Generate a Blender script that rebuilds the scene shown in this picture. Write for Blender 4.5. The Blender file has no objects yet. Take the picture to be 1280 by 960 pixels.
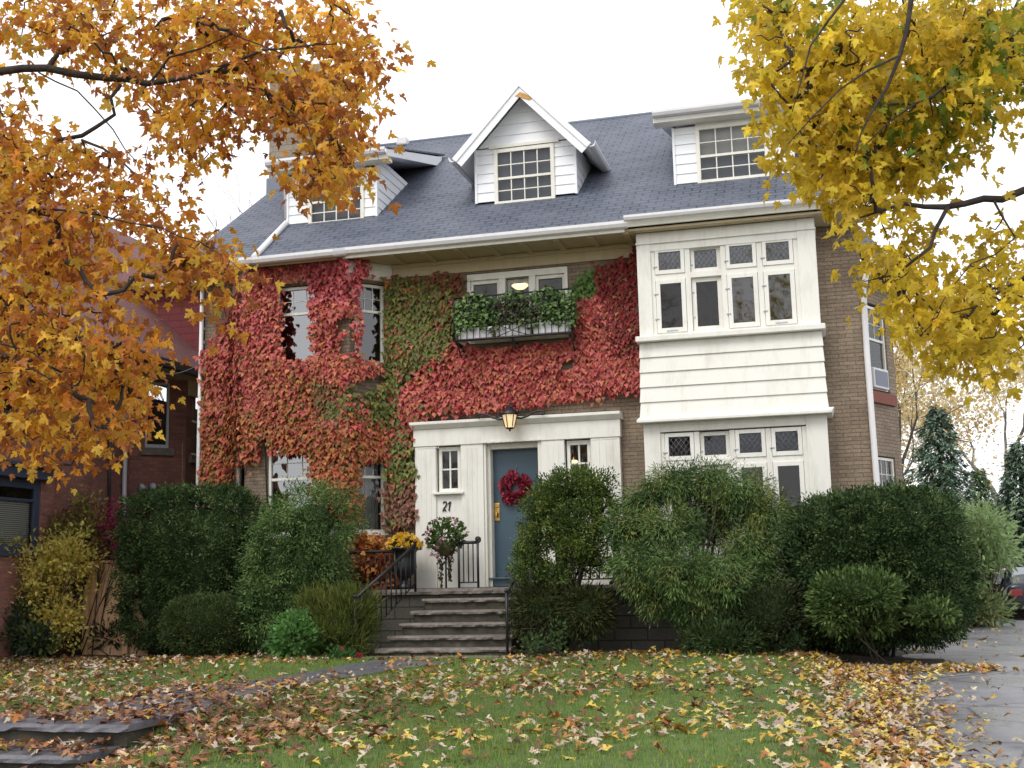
import bpy, math, random
import numpy as np
from mathutils import Vector, Matrix, noise as mnoise
random.seed(7); rng = np.random.default_rng(11)
S = bpy.context.scene
COL = S.collection
# ---------------------------------------------------------------- camera
F = 1500.0
CAM = np.array([5.5, -20.9, 1.45])
yaw, pit, rol = [math.radians(a) for a in (-14.6591, 9.17502, 1.29015)]
_f = np.array([math.sin(yaw), math.cos(yaw), 0]); _r = np.array([math.cos(yaw), -math.sin(yaw), 0]); _u = np.array([0, 0, 1.0])
_f2 = _f*math.cos(pit)+_u*math.sin(pit); _u2 = _u*math.cos(pit)-_f*math.sin(pit)
_r3 = _r*math.cos(rol)-_u2*math.sin(rol); _u3 = _u2*math.cos(rol)+_r*math.sin(rol)
cam = bpy.data.cameras.new('camera'); co = bpy.data.objects.new('camera', cam); COL.objects.link(co)
cam.sensor_width = 36; cam.lens = F/1280*36; cam.clip_end = 2000; cam.clip_start = 0.05
co.matrix_world = Matrix(((_r3[0], _u3[0], -_f2[0], CAM[0]), (_r3[1], _u3[1], -_f2[1], CAM[1]), (_r3[2], _u3[2], -_f2[2], CAM[2]), (0, 0, 0, 1)))
S.camera = co
# ---------------------------------------------------------------- world, sun, exposure (bright overcast day)
W = bpy.data.worlds.new('World'); S.world = W; W.use_nodes = True
wn = W.node_tree.nodes; wl = W.node_tree.links
SUN_EL, SUN_AZ = math.radians(52), math.radians(200)
sky = wn.new('ShaderNodeTexSky'); sky.sky_type = 'NISHITA'; sky.sun_disc = False
sky.sun_elevation = SUN_EL; sky.sun_rotation = SUN_AZ; sky.dust_density = 1.5; sky.ozone_density = 1.0; sky.air_density = 1.0
hs = wn.new('ShaderNodeHueSaturation'); hs.inputs['Saturation'].default_value = 0.35
wl.new(sky.outputs[0], hs.inputs['Color'])
cl = wn.new('ShaderNodeMix'); cl.data_type = 'RGBA'; cl.inputs[0].default_value = 0.85      # closed cloud deck over the clear-sky light
wl.new(hs.outputs[0], cl.inputs[6]); cl.inputs[7].default_value = (9.0, 9.1, 9.4, 1)
bg = wn['Background']; wl.new(cl.outputs[2], bg.inputs['Color']); bg.inputs['Strength'].default_value = 0.13
sl = bpy.data.lights.new('sun', 'SUN'); sl.energy = 1.2; sl.angle = math.radians(25); sl.color = (1, 0.96, 0.9)
so = bpy.data.objects.new('sun', sl); COL.objects.link(so)
sd = Vector((math.sin(SUN_AZ)*math.cos(SUN_EL), math.cos(SUN_AZ)*math.cos(SUN_EL), math.sin(SUN_EL)))
so.rotation_euler = (-sd).to_track_quat('-Z', 'Y').to_euler()
S.view_settings.view_transform = 'Standard'; S.view_settings.look = 'None'; S.view_settings.gamma = 1.0; S.view_settings.use_curve_mapping = False
S.view_settings.exposure = 0.5
S.cycles.max_bounces = 8; S.cycles.transparent_max_bounces = 12
# ---------------------------------------------------------------- photo pixel -> point helpers (photo is 1280 x 960)
def ray(x, y):
    return _r3*((x-640)/F) - _u3*((y-480)/F) + _f2
def at(x, y, Y=None, Z=None, X=None, d=None):
    r = ray(x, y)
    if Y is not None: t = (Y-CAM[1])/r[1]
    elif Z is not None: t = (Z-CAM[2])/r[2]
    elif X is not None: t = (X-CAM[0])/r[0]
    else: t = d
    return CAM+t*r
TP = math.tan(math.radians(34.5)); RY0, RZ0 = -0.85, 7.5
def on_roof(x, y):
    r = ray(x, y); t = (RZ0-CAM[2]+(CAM[1]-RY0)*TP)/(r[2]-r[1]*TP); return CAM+t*r
def rz(Y): return RZ0+(Y-RY0)*TP
# ---------------------------------------------------------------- node materials
def mat(name):
    m = bpy.data.materials.new(name); m.use_nodes = True
    nt = m.node_tree; return m, nt, nt.nodes, nt.links, nt.nodes['Principled BSDF']
def mixc(nt, fac, a, b, blend='MIX'):
    n = nt.nodes.new('ShaderNodeMix'); n.data_type = 'RGBA'; n.blend_type = blend
    for s, v in ((n.inputs[0], fac), (n.inputs[6], a), (n.inputs[7], b)):
        if hasattr(v, 'node'): nt.links.new(v, s)
        elif isinstance(v, (int, float)): s.default_value = v
        else: s.default_value = (*v[:3], 1)
    return n.outputs[2]
def noisen(nt, vec, scale, detail=4, rough=0.6):
    n = nt.nodes.new('ShaderNodeTexNoise'); n.inputs['Scale'].default_value = scale; n.inputs['Detail'].default_value = detail; n.inputs['Roughness'].default_value = rough
    if vec is not None: nt.links.new(vec, n.inputs['Vector'])
    return n.outputs['Fac']
def ramp(nt, fac, stops):
    n = nt.nodes.new('ShaderNodeValToRGB'); nt.links.new(fac, n.inputs[0]); e = n.color_ramp.elements
    while len(e) < len(stops): e.new(0.5)
    for k, (p, c) in enumerate(stops): e[k].position = p; e[k].color = (*c, 1) if len(c) == 3 else c
    return n.outputs[0]
def uvout(nt):
    return nt.nodes.new('ShaderNodeUVMap').outputs[0]
def objout(nt):
    return nt.nodes.new('ShaderNodeTexCoord').outputs['Object']
def bump(nt, h, bsdf, strength=0.4, dist=0.01):
    b = nt.nodes.new('ShaderNodeBump'); b.inputs['Strength'].default_value = strength; b.inputs['Distance'].default_value = dist
    nt.links.new(h, b.inputs['Height']); nt.links.new(b.outputs[0], bsdf.inputs['Normal'])
def brick_mat(name, c1, c2, mortar, w=0.27, h=0.068, ms=0.006, stain=(0.05, 0.04, 0.035), stain_amt=0.35, rough=0.9, bstr=0.6, wob=0.012):
    m, nt, N, L, B = mat(name); uv = uvout(nt)
    b = N.new('ShaderNodeTexBrick'); nz = N.new('ShaderNodeTexNoise'); nz.inputs['Scale'].default_value = 3.5; nz.inputs['Detail'].default_value = 2; L.new(uv, nz.inputs['Vector'])
    ws = N.new('ShaderNodeVectorMath'); ws.operation = 'MULTIPLY_ADD'; ws.inputs[1].default_value = (wob, wob, 0); L.new(nz.outputs['Color'], ws.inputs[0]); L.new(uv, ws.inputs[2]); L.new(ws.outputs[0], b.inputs['Vector'])
    b.inputs['Scale'].default_value = 1; b.inputs['Brick Width'].default_value = w; b.inputs['Row Height'].default_value = h
    b.inputs['Mortar Size'].default_value = ms; b.inputs['Mortar Smooth'].default_value = 0.3; b.inputs['Bias'].default_value = 0
    b.inputs['Color1'].default_value = (*c1, 1); b.inputs['Color2'].default_value = (*c2, 1); b.inputs['Mortar'].default_value = (*mortar, 1)
    f = noisen(nt, uv, 1.3, 5); r = ramp(nt, f, [(0.38, (0, 0, 0)), (0.72, (stain_amt,)*3)])
    c = mixc(nt, r, b.outputs['Color'], stain)
    f2 = noisen(nt, uv, 26, 3); r2 = ramp(nt, f2, [(0.3, (0.72,)*3), (0.7, (1.2,)*3)])
    c = mixc(nt, 1.0, c, r2, 'MULTIPLY'); L.new(c, B.inputs['Base Color'])
    B.inputs['Roughness'].default_value = rough
    inv = N.new('ShaderNodeMath'); inv.operation = 'SUBTRACT'; inv.inputs[0].default_value = 1; L.new(b.outputs['Fac'], inv.inputs[1])
    add = N.new('ShaderNodeMath'); add.operation = 'ADD'; L.new(inv.outputs[0], add.inputs[0])
    mu = N.new('ShaderNodeMath'); mu.operation = 'MULTIPLY'; mu.inputs[1].default_value = 0.5; L.new(f2, mu.inputs[0]); L.new(mu.outputs[0], add.inputs[1])
    bump(nt, add.outputs[0], B, bstr, 0.008); return m
def paint(name, col, rough=0.55, dirt=(0.35, 0.33, 0.28), amt=0.3, metallic=0, scale=2.5):
    m, nt, N, L, B = mat(name); uv = uvout(nt)
    mp = N.new('ShaderNodeMapping'); mp.inputs['Scale'].default_value = (1.8, 0.5, 1); L.new(uv, mp.inputs[0])
    f = noisen(nt, mp.outputs[0], scale, 7, 0.7); r = ramp(nt, f, [(0.48, (0, 0, 0)), (0.8, (amt,)*3)])
    L.new(mixc(nt, r, col, dirt), B.inputs['Base Color']); B.inputs['Roughness'].default_value = rough; B.inputs['Metallic'].default_value = metallic
    bump(nt, noisen(nt, uv, 40, 2), B, 0.08, 0.004); return m
def leaf_mat(name, trans=0.35, rough=0.5, spec=0.35):
    m, nt, N, L, B = mat(name)
    a = N.new('ShaderNodeAttribute'); a.attribute_name = 'Col'
    f = noisen(nt, objout(nt), 30, 2); r = ramp(nt, f, [(0.3, (0.8,)*3), (0.7, (1.15,)*3)])
    c = mixc(nt, 1.0, a.outputs['Color'], r, 'MULTIPLY')
    L.new(c, B.inputs['Base Color']); B.inputs['Roughness'].default_value = rough; B.inputs['Specular IOR Level'].default_value = spec
    t = N.new('ShaderNodeBsdfTranslucent'); L.new(c, t.inputs['Color'])
    mx = N.new('ShaderNodeMixShader'); mx.inputs[0].default_value = trans
    L.new(B.outputs[0], mx.inputs[1]); L.new(t.outputs[0], mx.inputs[2]); L.new(mx.outputs[0], N['Material Output'].inputs['Surface']); return m
def noise_mat(name, stops, scale=4, rough=0.85, bs=0.4, bscale=None, bd=0.02, detail=6):
    m, nt, N, L, B = mat(name); o = objout(nt)
    f = noisen(nt, o, scale, detail, 0.65); L.new(ramp(nt, f, stops), B.inputs['Base Color']); B.inputs['Roughness'].default_value = rough
    bump(nt, noisen(nt, o, bscale or scale*3, 6), B, bs, bd); return m
M = {}
M['brick'] = brick_mat('tan_brick', (0.33, 0.25, 0.175), (0.25, 0.185, 0.13), (0.13, 0.105, 0.085), stain_amt=0.45)
M['chimney'] = brick_mat('chimney_stone', (0.33, 0.28, 0.21), (0.25, 0.20, 0.15), (0.2, 0.18, 0.15), 0.4, 0.14, 0.01)
M['redbrick'] = brick_mat('red_brick', (0.31, 0.12, 0.09), (0.22, 0.085, 0.066), (0.15, 0.11, 0.10), 0.22, 0.075, 0.008, (0.07, 0.04, 0.04), 0.5)
M['slate'] = brick_mat('slate', (0.085, 0.1, 0.145), (0.062, 0.074, 0.108), (0.012, 0.014, 0.02), 0.30, 0.155, 0.016, (0.13, 0.14, 0.175), 0.7, 0.6, 1.0, 0.05)
M['redroof'] = brick_mat('red_shingle', (0.15, 0.055, 0.055), (0.12, 0.044, 0.044), (0.08, 0.025, 0.028), 0.3, 0.14, 0.006, (0.19, 0.08, 0.085), 0.5, 0.8, 0.4)
M['redside'] = brick_mat('red_shingle_siding', (0.17, 0.025, 0.028), (0.14, 0.02, 0.024), (0.05, 0.01, 0.012), 0.6, 0.16, 0.008, (0.1, 0.02, 0.02), 0.4, 0.8, 0.4)
M['white'] = paint('white_paint', (0.78, 0.765, 0.71), 0.5, (0.46, 0.42, 0.34), 0.55)
M['cream'] = paint('cream_paint', (0.76, 0.74, 0.66), 0.5, (0.45, 0.40, 0.30), 0.45)
M['siding'] = paint('white_siding', (0.82, 0.83, 0.85), 0.45, (0.6, 0.6, 0.6), 0.2)
M['soffit'] = paint('soffit_paint', (0.50, 0.41, 0.26), 0.7, (0.28, 0.21, 0.13), 0.6)
M['gutter'] = paint('gutter_paint', (0.74, 0.73, 0.74), 0.4, (0.45, 0.42, 0.42), 0.4)
M['blue'] = paint('blue_door_paint', (0.046, 0.086, 0.118), 0.4, (0.04, 0.07, 0.095), 0.4)
M['bluetrim'] = paint('blue_trim_paint', (0.035, 0.05, 0.085), 0.45, (0.03, 0.04, 0.06), 0.4)
M['iron'] = paint('wrought_iron', (0.012, 0.012, 0.014), 0.45, (0.03, 0.025, 0.02), 0.4)
M['darkgutter'] = paint('dark_gutter', (0.03, 0.03, 0.04), 0.4, (0.05, 0.05, 0.05), 0.3)
M['steel'] = paint('grey_pipe', (0.42, 0.44, 0.5), 0.4, (0.3, 0.28, 0.28), 0.4)
M['lead'] = paint('lead_flashing', (0.16, 0.18, 0.23), 0.5, (0.1, 0.11, 0.14), 0.4)
M['wood'] = paint('tan_fence_wood', (0.66, 0.42, 0.24), 0.7, (0.42, 0.25, 0.14), 0.6, scale=5)
M['oldwood'] = paint('old_fence_wood', (0.10, 0.055, 0.04), 0.8, (0.05, 0.03, 0.02), 0.6, scale=5)
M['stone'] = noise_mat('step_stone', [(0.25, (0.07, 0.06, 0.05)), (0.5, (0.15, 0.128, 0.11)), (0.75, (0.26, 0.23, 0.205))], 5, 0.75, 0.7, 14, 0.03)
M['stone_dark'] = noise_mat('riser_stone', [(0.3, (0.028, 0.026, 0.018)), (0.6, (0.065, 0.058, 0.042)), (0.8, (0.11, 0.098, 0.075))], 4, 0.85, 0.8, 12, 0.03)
M['flag'] = noise_mat('flagstone', [(0.3, (0.07, 0.07, 0.085)), (0.55, (0.13, 0.13, 0.15)), (0.8, (0.2, 0.195, 0.21))], 3, 0.35, 0.4, 14, 0.02)
M['porchwall'] = brick_mat('porch_stone', (0.11, 0.10, 0.085), (0.075, 0.068, 0.055), (0.03, 0.028, 0.022), 0.55, 0.2, 0.014, (0.04, 0.045, 0.03), 0.6)
M['bark'] = noise_mat('bark', [(0.3, (0.018, 0.013, 0.011)), (0.7, (0.06, 0.045, 0.038))], 9, 0.9, 0.7, 25)
M['greybark'] = noise_mat('grey_bark', [(0.3, (0.09, 0.08, 0.07)), (0.7, (0.2, 0.18, 0.16))], 6, 0.9, 0.7, 20)
M['twig'] = noise_mat('twig', [(0.3, (0.03, 0.024, 0.016)), (0.7, (0.06, 0.048, 0.03))], 9, 0.9, 0.6, 25)
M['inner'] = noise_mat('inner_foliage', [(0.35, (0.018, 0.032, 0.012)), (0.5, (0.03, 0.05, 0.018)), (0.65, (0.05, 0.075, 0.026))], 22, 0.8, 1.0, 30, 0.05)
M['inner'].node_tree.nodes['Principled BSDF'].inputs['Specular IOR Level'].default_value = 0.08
M['soil'] = noise_mat('soil', [(0.3, (0.02, 0.015, 0.011)), (0.55, (0.05, 0.036, 0.024)), (0.8, (0.085, 0.06, 0.035))], 5, 0.95, 0.8, 20)
M['lawn'] = noise_mat('lawn_ground', [(0.3, (0.05, 0.075, 0.018)), (0.55, (0.075, 0.13, 0.026)), (0.8, (0.10, 0.16, 0.035))], 2.2, 0.95, 0.6, 40)
M['far'] = noise_mat('far_ground', [(0.3, (0.04, 0.06, 0.02)), (0.7, (0.1, 0.1, 0.05))], 0.3, 0.95, 0.4, 4)
M['leaf'] = leaf_mat('maple_leaf', 0.58, 0.45)
M['ivy'] = leaf_mat('vine_leaf', 0.22, 0.5, 0.22)
M['needle'] = leaf_mat('evergreen_foliage', 0.12, 0.6, 0.12)
M['dry'] = leaf_mat('fallen_leaf', 0.1, 0.5)
M['grass'] = leaf_mat('grass_blade', 0.3, 0.6)
M['petal'] = leaf_mat('petal', 0.3, 0.6)
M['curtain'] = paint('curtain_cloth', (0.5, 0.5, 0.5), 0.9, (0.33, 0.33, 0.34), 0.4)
M['blind'] = paint('blind_cloth', (0.62, 0.6, 0.56), 0.8, (0.5, 0.48, 0.44), 0.3)
M['brass'] = paint('brass', (0.6, 0.38, 0.12), 0.3, (0.3, 0.18, 0.05), 0.4, 1.0)
M['planter'] = paint('planter_plastic', (0.66, 0.66, 0.68), 0.5, (0.45, 0.45, 0.45), 0.3)
M['rust'] = paint('sill_red', (0.22, 0.07, 0.05), 0.8, (0.1, 0.04, 0.03), 0.4)
M['carpaint'] = paint('navy_car_paint', (0.008, 0.01, 0.022), 0.18, (0.02, 0.02, 0.03), 0.2)
M['rubber'] = paint('tyre_rubber', (0.012, 0.012, 0.012), 0.8, (0.03, 0.03, 0.03), 0.3)
M['redlens'] = paint('tail_light_lens', (0.22, 0.010, 0.012), 0.2, (0.15, 0.01, 0.01), 0.2)
M['moss'] = noise_mat('moss', [(0.3, (0.05, 0.05, 0.02)), (0.7, (0.1, 0.09, 0.04))], 12)
M['orange_stain'] = paint('stained_wood', (0.5, 0.24, 0.06), 0.7, (0.62, 0.45, 0.25), 0.6, scale=6)
def asphalt():
    m, nt, N, L, B = mat('wet_asphalt'); o = objout(nt)
    f = noisen(nt, o, 0.55, 5); f2 = noisen(nt, o, 60, 3)
    c = ramp(nt, f2, [(0.3, (0.13, 0.13, 0.142)), (0.7, (0.25, 0.25, 0.268))])
    c = mixc(nt, ramp(nt, noisen(nt, o, 1.1, 6), [(0.45, (0, 0, 0)), (0.65, (0.6,)*3)]), c, (0.115, 0.115, 0.128))
    v = N.new('ShaderNodeTexVoronoi'); v.feature = 'DISTANCE_TO_EDGE'; v.inputs['Scale'].default_value = 0.45
    w = N.new('ShaderNodeMapping'); L.new(o, w.inputs[0]); L.new(w.outputs[0], v.inputs['Vector'])
    cr = ramp(nt, v.outputs['Distance'], [(0.0, (0.9,)*3), (0.012, (0, 0, 0))])
    c = mixc(nt, cr, c, (0.015, 0.015, 0.017))
    L.new(c, B.inputs['Base Color'])
    L.new(ramp(nt, f, [(0.38, (0.26,)*3), (0.62, (0.6,)*3)]), B.inputs['Roughness'])
    bump(nt, f2, B, 0.25, 0.006); return m
M['asphalt'] = asphalt()
def glass(ior=1.6, name='window_glass', wav=0.25):
    m, nt, N, L, B = mat(name)
    fr = N.new('ShaderNodeFresnel'); fr.inputs['IOR'].default_value = ior
    t = N.new('ShaderNodeBsdfTransparent'); t.inputs['Color'].default_value = (0.8, 0.82, 0.82, 1)
    g = N.new('ShaderNodeBsdfGlossy'); g.inputs['Roughness'].default_value = 0.02
    f = noisen(nt, uvout(nt), 1.6, 2)
    b = N.new('ShaderNodeBump'); b.inputs['Strength'].default_value = wav; b.inputs['Distance'].default_value = 0.05; L.new(f, b.inputs['Height']); L.new(b.outputs[0], g.inputs['Normal'])
    mx = N.new('ShaderNodeMixShader'); L.new(fr.outputs[0], mx.inputs[0]); L.new(t.outputs[0], mx.inputs[1]); L.new(g.outputs[0], mx.inputs[2])
    L.new(mx.outputs[0], N['Material Output'].inputs['Surface']); return m
M['glass'] = glass()
M['glass_mid'] = glass(2.1, 'old_glass', 0.5)
M['glass_sky'] = glass(3.4, 'storm_glass', 0.5)
def emit(name, col, st):
    m, nt, N, L, B = mat(name); B.inputs['Base Color'].default_value = (*col, 1); B.inputs['Emission Color'].default_value = (*col, 1); B.inputs['Emission Strength'].default_value = st
    return m
M['glow'] = emit('lamp_glow', (1.0, 0.72, 0.36), 1.8)
M['lampglass'] = emit('lantern_glass', (0.75, 0.55, 0.30), 0.55)
# ---------------------------------------------------------------- mesh building
class MB:
    def __init__(s): s.v = []; s.f = []; s.m = []; s.cur = 0; s.sm = []
    def add(s, vs, fs, smooth=False):
        b = len(s.v); s.v += [tuple(float(c) for c in p) for p in vs]
        for f in fs: s.f.append([i+b for i in f]); s.m.append(s.cur); s.sm.append(smooth)
        return s
    def mat(s, i): s.cur = i; return s
    def poly(s, pts): return s.add(pts, [list(range(len(pts)))])
    def obox(s, O, U, V, N, u0, u1, v0, v1, d0, d1):
        O, U, V, N = map(np.array, (O, U, V, N))
        vs = [O+U*u+V*v+N*d for d in (d0, d1) for v in (v0, v1) for u in (u0, u1)]
        return s.add(vs, [(0, 1, 3, 2), (4, 6, 7, 5), (0, 4, 5, 1), (2, 3, 7, 6), (0, 2, 6, 4), (1, 5, 7, 3)])
    def box(s, x0, x1, y0, y1, z0, z1):
        return s.obox((0, 0, 0), (1, 0, 0), (0, 1, 0), (0, 0, 1), x0, x1, y0, y1, z0, z1)
    def prism(s, poly, ext):
        n = len(poly); ext = np.array(ext); vs = [np.array(p) for p in poly]+[np.array(p)+ext for p in poly]
        return s.add(vs, [list(range(n))[::-1], list(range(n, 2*n))]+[(i, (i+1) % n, n+(i+1) % n, n+i) for i in range(n)])
    def tube(s, pts, r, n=8, cap=True):
        pts = [np.array(p, float) for p in pts]; rs = r if hasattr(r, '__len__') else [r]*len(pts)
        vs = []; fs = []; prev = None
        for i, p in enumerate(pts):
            t = pts[min(i+1, len(pts)-1)]-pts[max(i-1, 0)]; t = t/(np.linalg.norm(t)+1e-9)
            a = prev if prev is not None else (np.array([0, 0, 1.0]) if abs(t[2]) < 0.9 else np.array([1.0, 0, 0]))
            a = a-t*np.dot(a, t); a /= np.linalg.norm(a)+1e-9; prev = a; b = np.cross(t, a)
            for k in range(n):
                th = 2*math.pi*k/n; vs.append(p+rs[i]*(a*math.cos(th)+b*math.sin(th)))
        for i in range(len(pts)-1):
            for k in range(n): fs.append((i*n+k, i*n+(k+1) % n, (i+1)*n+(k+1) % n, (i+1)*n+k))
        if cap: fs += [list(range(n))[::-1], list(range((len(pts)-1)*n, len(pts)*n))]
        return s.add(vs, fs, True)
    def lathe(s, prof, c, n=20, sx=1, sy=1):
        vs = []; fs = []
        for r, z in prof:
            for k in range(n):
                th = 2*math.pi*k/n; vs.append((c[0]+r*math.cos(th)*sx, c[1]+r*math.sin(th)*sy, c[2]+z))
        for i in range(len(prof)-1):
            for k in range(n): fs.append((i*n+k, i*n+(k+1) % n, (i+1)*n+(k+1) % n, (i+1)*n+k))
        fs += [list(range(n))[::-1], list(range((len(prof)-1)*n, len(prof)*n))]
        return s.add(vs, fs, True)
    def build(s, name, mats, parent=None, bevel=0):
        me = bpy.data.meshes.new(name); me.from_pydata(s.v, [], s.f)
        if not isinstance(mats, (list, tuple)): mats = [mats]
        for m in mats: me.materials.append(m)
        me.polygons.foreach_set('material_index', s.m); me.polygons.foreach_set('use_smooth', s.sm)
        uv = me.uv_layers.new(name='UVMap'); me.update()
        for p in me.polygons:
            n = p.normal
            t = Vector((1, 0, 0)) if abs(n.z) > 0.999 else Vector((0, 0, 1)).cross(n).normalized()
            b = n.cross(t)
            for li in p.loop_indices:
                c = me.vertices[me.loops[li].vertex_index].co; uv.data[li].uv = (c.dot(t), c.dot(b))
        o = bpy.data.objects.new(name, me); COL.objects.link(o)
        if parent is not None:
            o.parent = parent; o.matrix_parent_inverse = wm(parent).inverted()
        if bevel:
            bv = o.modifiers.new('bevel', 'BEVEL'); bv.width = bevel; bv.segments = 2; bv.limit_method = 'ANGLE'
        return o
def wm(o):
    m = Matrix.Translation(o.location) @ o.rotation_euler.to_matrix().to_4x4()
    return m if o.parent is None else wm(o.parent) @ o.matrix_parent_inverse @ m
def tag(o, label=None, cat=None, group=None, kind=None):
    for k, v in (('label', label), ('category', cat), ('group', group), ('kind', kind)):
        if v: o[k] = v
    return o
def thing(name, label, cat, loc, group=None, rz_=0):
    o = bpy.data.objects.new(name, None); COL.objects.link(o); o.empty_display_size = 0.2
    o.location = [float(c) for c in loc]; o.rotation_euler = (0, 0, rz_); return tag(o, label, cat, group)
def npmesh(name, V, FACES, cols, material, parent=None):
    """V (n,3), FACES (m,3) triangles, cols (n,3) per-vertex colour of the leaf itself"""
    me = bpy.data.meshes.new(name); n, m = len(V), len(FACES)
    me.vertices.add(n); me.vertices.foreach_set('co', np.ascontiguousarray(V, np.float32).ravel())
    me.loops.add(3*m); me.loops.foreach_set('vertex_index', np.ascontiguousarray(FACES, np.int32).ravel())
    me.polygons.add(m); me.polygons.foreach_set('loop_start', np.arange(0, 3*m, 3, dtype=np.int32))
    try: me.polygons.foreach_set('loop_total', np.full(m, 3, np.int32))
    except Exception: pass
    a = me.color_attributes.new('Col', 'FLOAT_COLOR', 'POINT')
    a.data.foreach_set('color', np.c_[cols, np.ones(n)].astype(np.float32).ravel())
    me.materials.append(material); me.update(calc_edges=True); me.validate()
    o = bpy.data.objects.new(name, me); COL.objects.link(o)
    if parent is not None: o.parent = parent; o.matrix_parent_inverse = wm(parent).inverted()
    return o
# leaf templates: outline in (x across, y along), fan from (0,cy)
def maple_t():
    pts = [(0.02, 0.0), (0.12, -0.02), (0.34, -0.14), (0.33, -0.02), (0.27, 0.10), (0.44, 0.12), (0.50, 0.24), (0.66, 0.36), (0.52, 0.38), (0.48, 0.52), (0.36, 0.42), (0.19, 0.40), (0.23, 0.58), (0.32, 0.68), (0.17, 0.72), (0.12, 0.84), (0.0, 1.04)]
    pts = pts+[(-x, y) for x, y in pts[-2::-1]]
    return np.array(pts), (0, 0.32)
MAPLE = maple_t()
IVY = (np.array([(0.04, 0.0), (0.30, -0.08), (0.50, 0.30), (0.34, 0.50), (0.24, 0.60), (0.0, 1.05), (-0.24, 0.60), (-0.34, 0.50), (-0.50, 0.30), (-0.30, -0.08), (-0.04, 0.0)]), (0, 0.3))
OVAL = (np.array([(0, 0), (0.3, 0.3), (0.26, 0.65), (0, 1.0), (-0.26, 0.65), (-0.3, 0.3)]), (0, 0.5))
SLIV = (np.array([(0, 0), (0.5, 0.5), (0, 1.0), (-0.5, 0.5)]), None)
def unit(a): return a/(np.linalg.norm(a, axis=-1, keepdims=True)+1e-9)
def leaves(name, pos, dirs, nors, size, cols, tmpl, material, parent=None, bend=0.25, width=1.0, cvar=0.0):
    """one flat-ish leaf per row: base at pos, tip along dirs, face normal nors"""
    out, ctr = tmpl; n = len(pos); k = len(out)
    size = np.broadcast_to(size, (n,)); Y = unit(dirs); X = unit(np.cross(Y, nors)); Z = np.cross(X, Y)
    T = out if ctr is None else np.vstack([out, ctr]); kk = len(T)
    bz = -bend*(T[:, 1]-0.3)**2
    fold = np.abs(T[:, 0])*bend*0.9
    bb = rng.uniform(0.3, 1.6, (n, 1, 1)); ff = rng.uniform(-1.0, 1.3, (n, 1, 1))
    V = pos[:, None, :]+size[:, None, None]*(X[:, None, :]*(T[None, :, 0:1]*width)+Y[:, None, :]*T[None, :, 1:2]+Z[:, None, :]*(bz[None, :, None]*bb+fold[None, :, None]*ff))
    if ctr is None: tri = np.array([(0, 1, 3), (1, 2, 3)])
    else: tri = np.array([(k, i, (i+1) % k) for i in range(k)])
    Fc = (tri[None]+np.arange(n)[:, None, None]*kk).reshape(-1, 3)
    C = np.repeat(cols[:, None, :], kk, 1)
    if cvar: C = C*rng.uniform(1-cvar, 1+cvar, (n, kk, 1))
    return npmesh(name, V.reshape(-1, 3), Fc, C.reshape(-1, 3), material, parent)
def rdir(n): return unit(rng.normal(size=(n, 3)))
def snoise(p, scale, seed=0):
    r = np.random.default_rng(seed); o = 0
    for k in range(6):
        d = r.normal(size=3)*scale*(0.6+0.5*k); o = o+np.sin(p@d+r.uniform(0, 6.28))/(1+0.5*k)
    return o/2.4
def pick(cols, n, w=None):
    cols = np.array(cols); i = rng.choice(len(cols), n, p=w); return cols[i]*rng.uniform(0.75, 1.25, (n, 1))
def inpoly(x, y, poly):
    poly = np.array(poly, float); ins = np.zeros(len(x), bool); j = len(poly)-1
    for i in range(len(poly)):
        xi, yi = poly[i]; xj, yj = poly[j]
        c = ((yi > y) != (yj > y)) & (x < (xj-xi)*(y-yi)/(yj-yi+1e-12)+xi); ins ^= c; j = i
    return ins
def sample_poly(poly, n):
    poly = np.array(poly, float); lo, hi = poly.min(0), poly.max(0); out = np.zeros((0, 2))
    while len(out) < n:
        p = rng.uniform(lo, hi, (n*2, 2)); out = np.vstack([out, p[inpoly(p[:, 0], p[:, 1], poly)]])
    return out[:n]
def area(poly):
    p = np.array(poly, float); q = np.roll(p, -1, 0); return abs((p[:, 0]*q[:, 1]-p[:, 1]*q[:, 0]).sum())/2
def rays(px):
    return _r3*((px[:, :1]-640)/F)-_u3*((px[:, 1:2]-480)/F)+_f2
EX, EZ, FN = np.array([1.0, 0, 0]), np.array([0, 0, 1.0]), np.array([0, -1.0, 0])
exec_parts = None
# ================================================================ THE SETTING
def lawn_h(x, y):
    x = np.asarray(x, float); y = np.asarray(y, float)
    h = 0.25+0.02*np.sin(x*0.9+y*0.5)+0.015*np.sin(y*1.3-x*0.4)
    a = np.clip((0.75-x)/1.0, 0, 1)*np.clip((-10.9-y)/1.3, 0, 1)
    b = np.clip((x-5.15)/0.5, 0, 1)
    return h-0.30*a-0.16*b
def grid_mesh(name, x0, x1, y0, y1, nx, ny, hf, m, keep=None):
    mb = MB(); xs = np.linspace(x0, x1, nx); ys = np.linspace(y0, y1, ny)
    X, Yg = np.meshgrid(xs, ys); Z = hf(X, Yg)
    vs = list(zip(X.ravel(), Yg.ravel(), Z.ravel()))
    fs = []
    for j in range(ny-1):
        for i in range(nx-1):
            fs.append((j*nx+i, j*nx+i+1, (j+1)*nx+i+1, (j+1)*nx+i))
    mb.add(vs, fs, True); return mb.build(name, m)
ground = MB().box(-400, 400, -300, 600, -0.6, -0.08).build('ground', M['far']); tag(ground, kind='structure')
lawn = grid_mesh('lawn', -16, 5.75, -14.2, -2.2, 110, 70, lawn_h, M['lawn']); tag(lawn, kind='structure')
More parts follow.
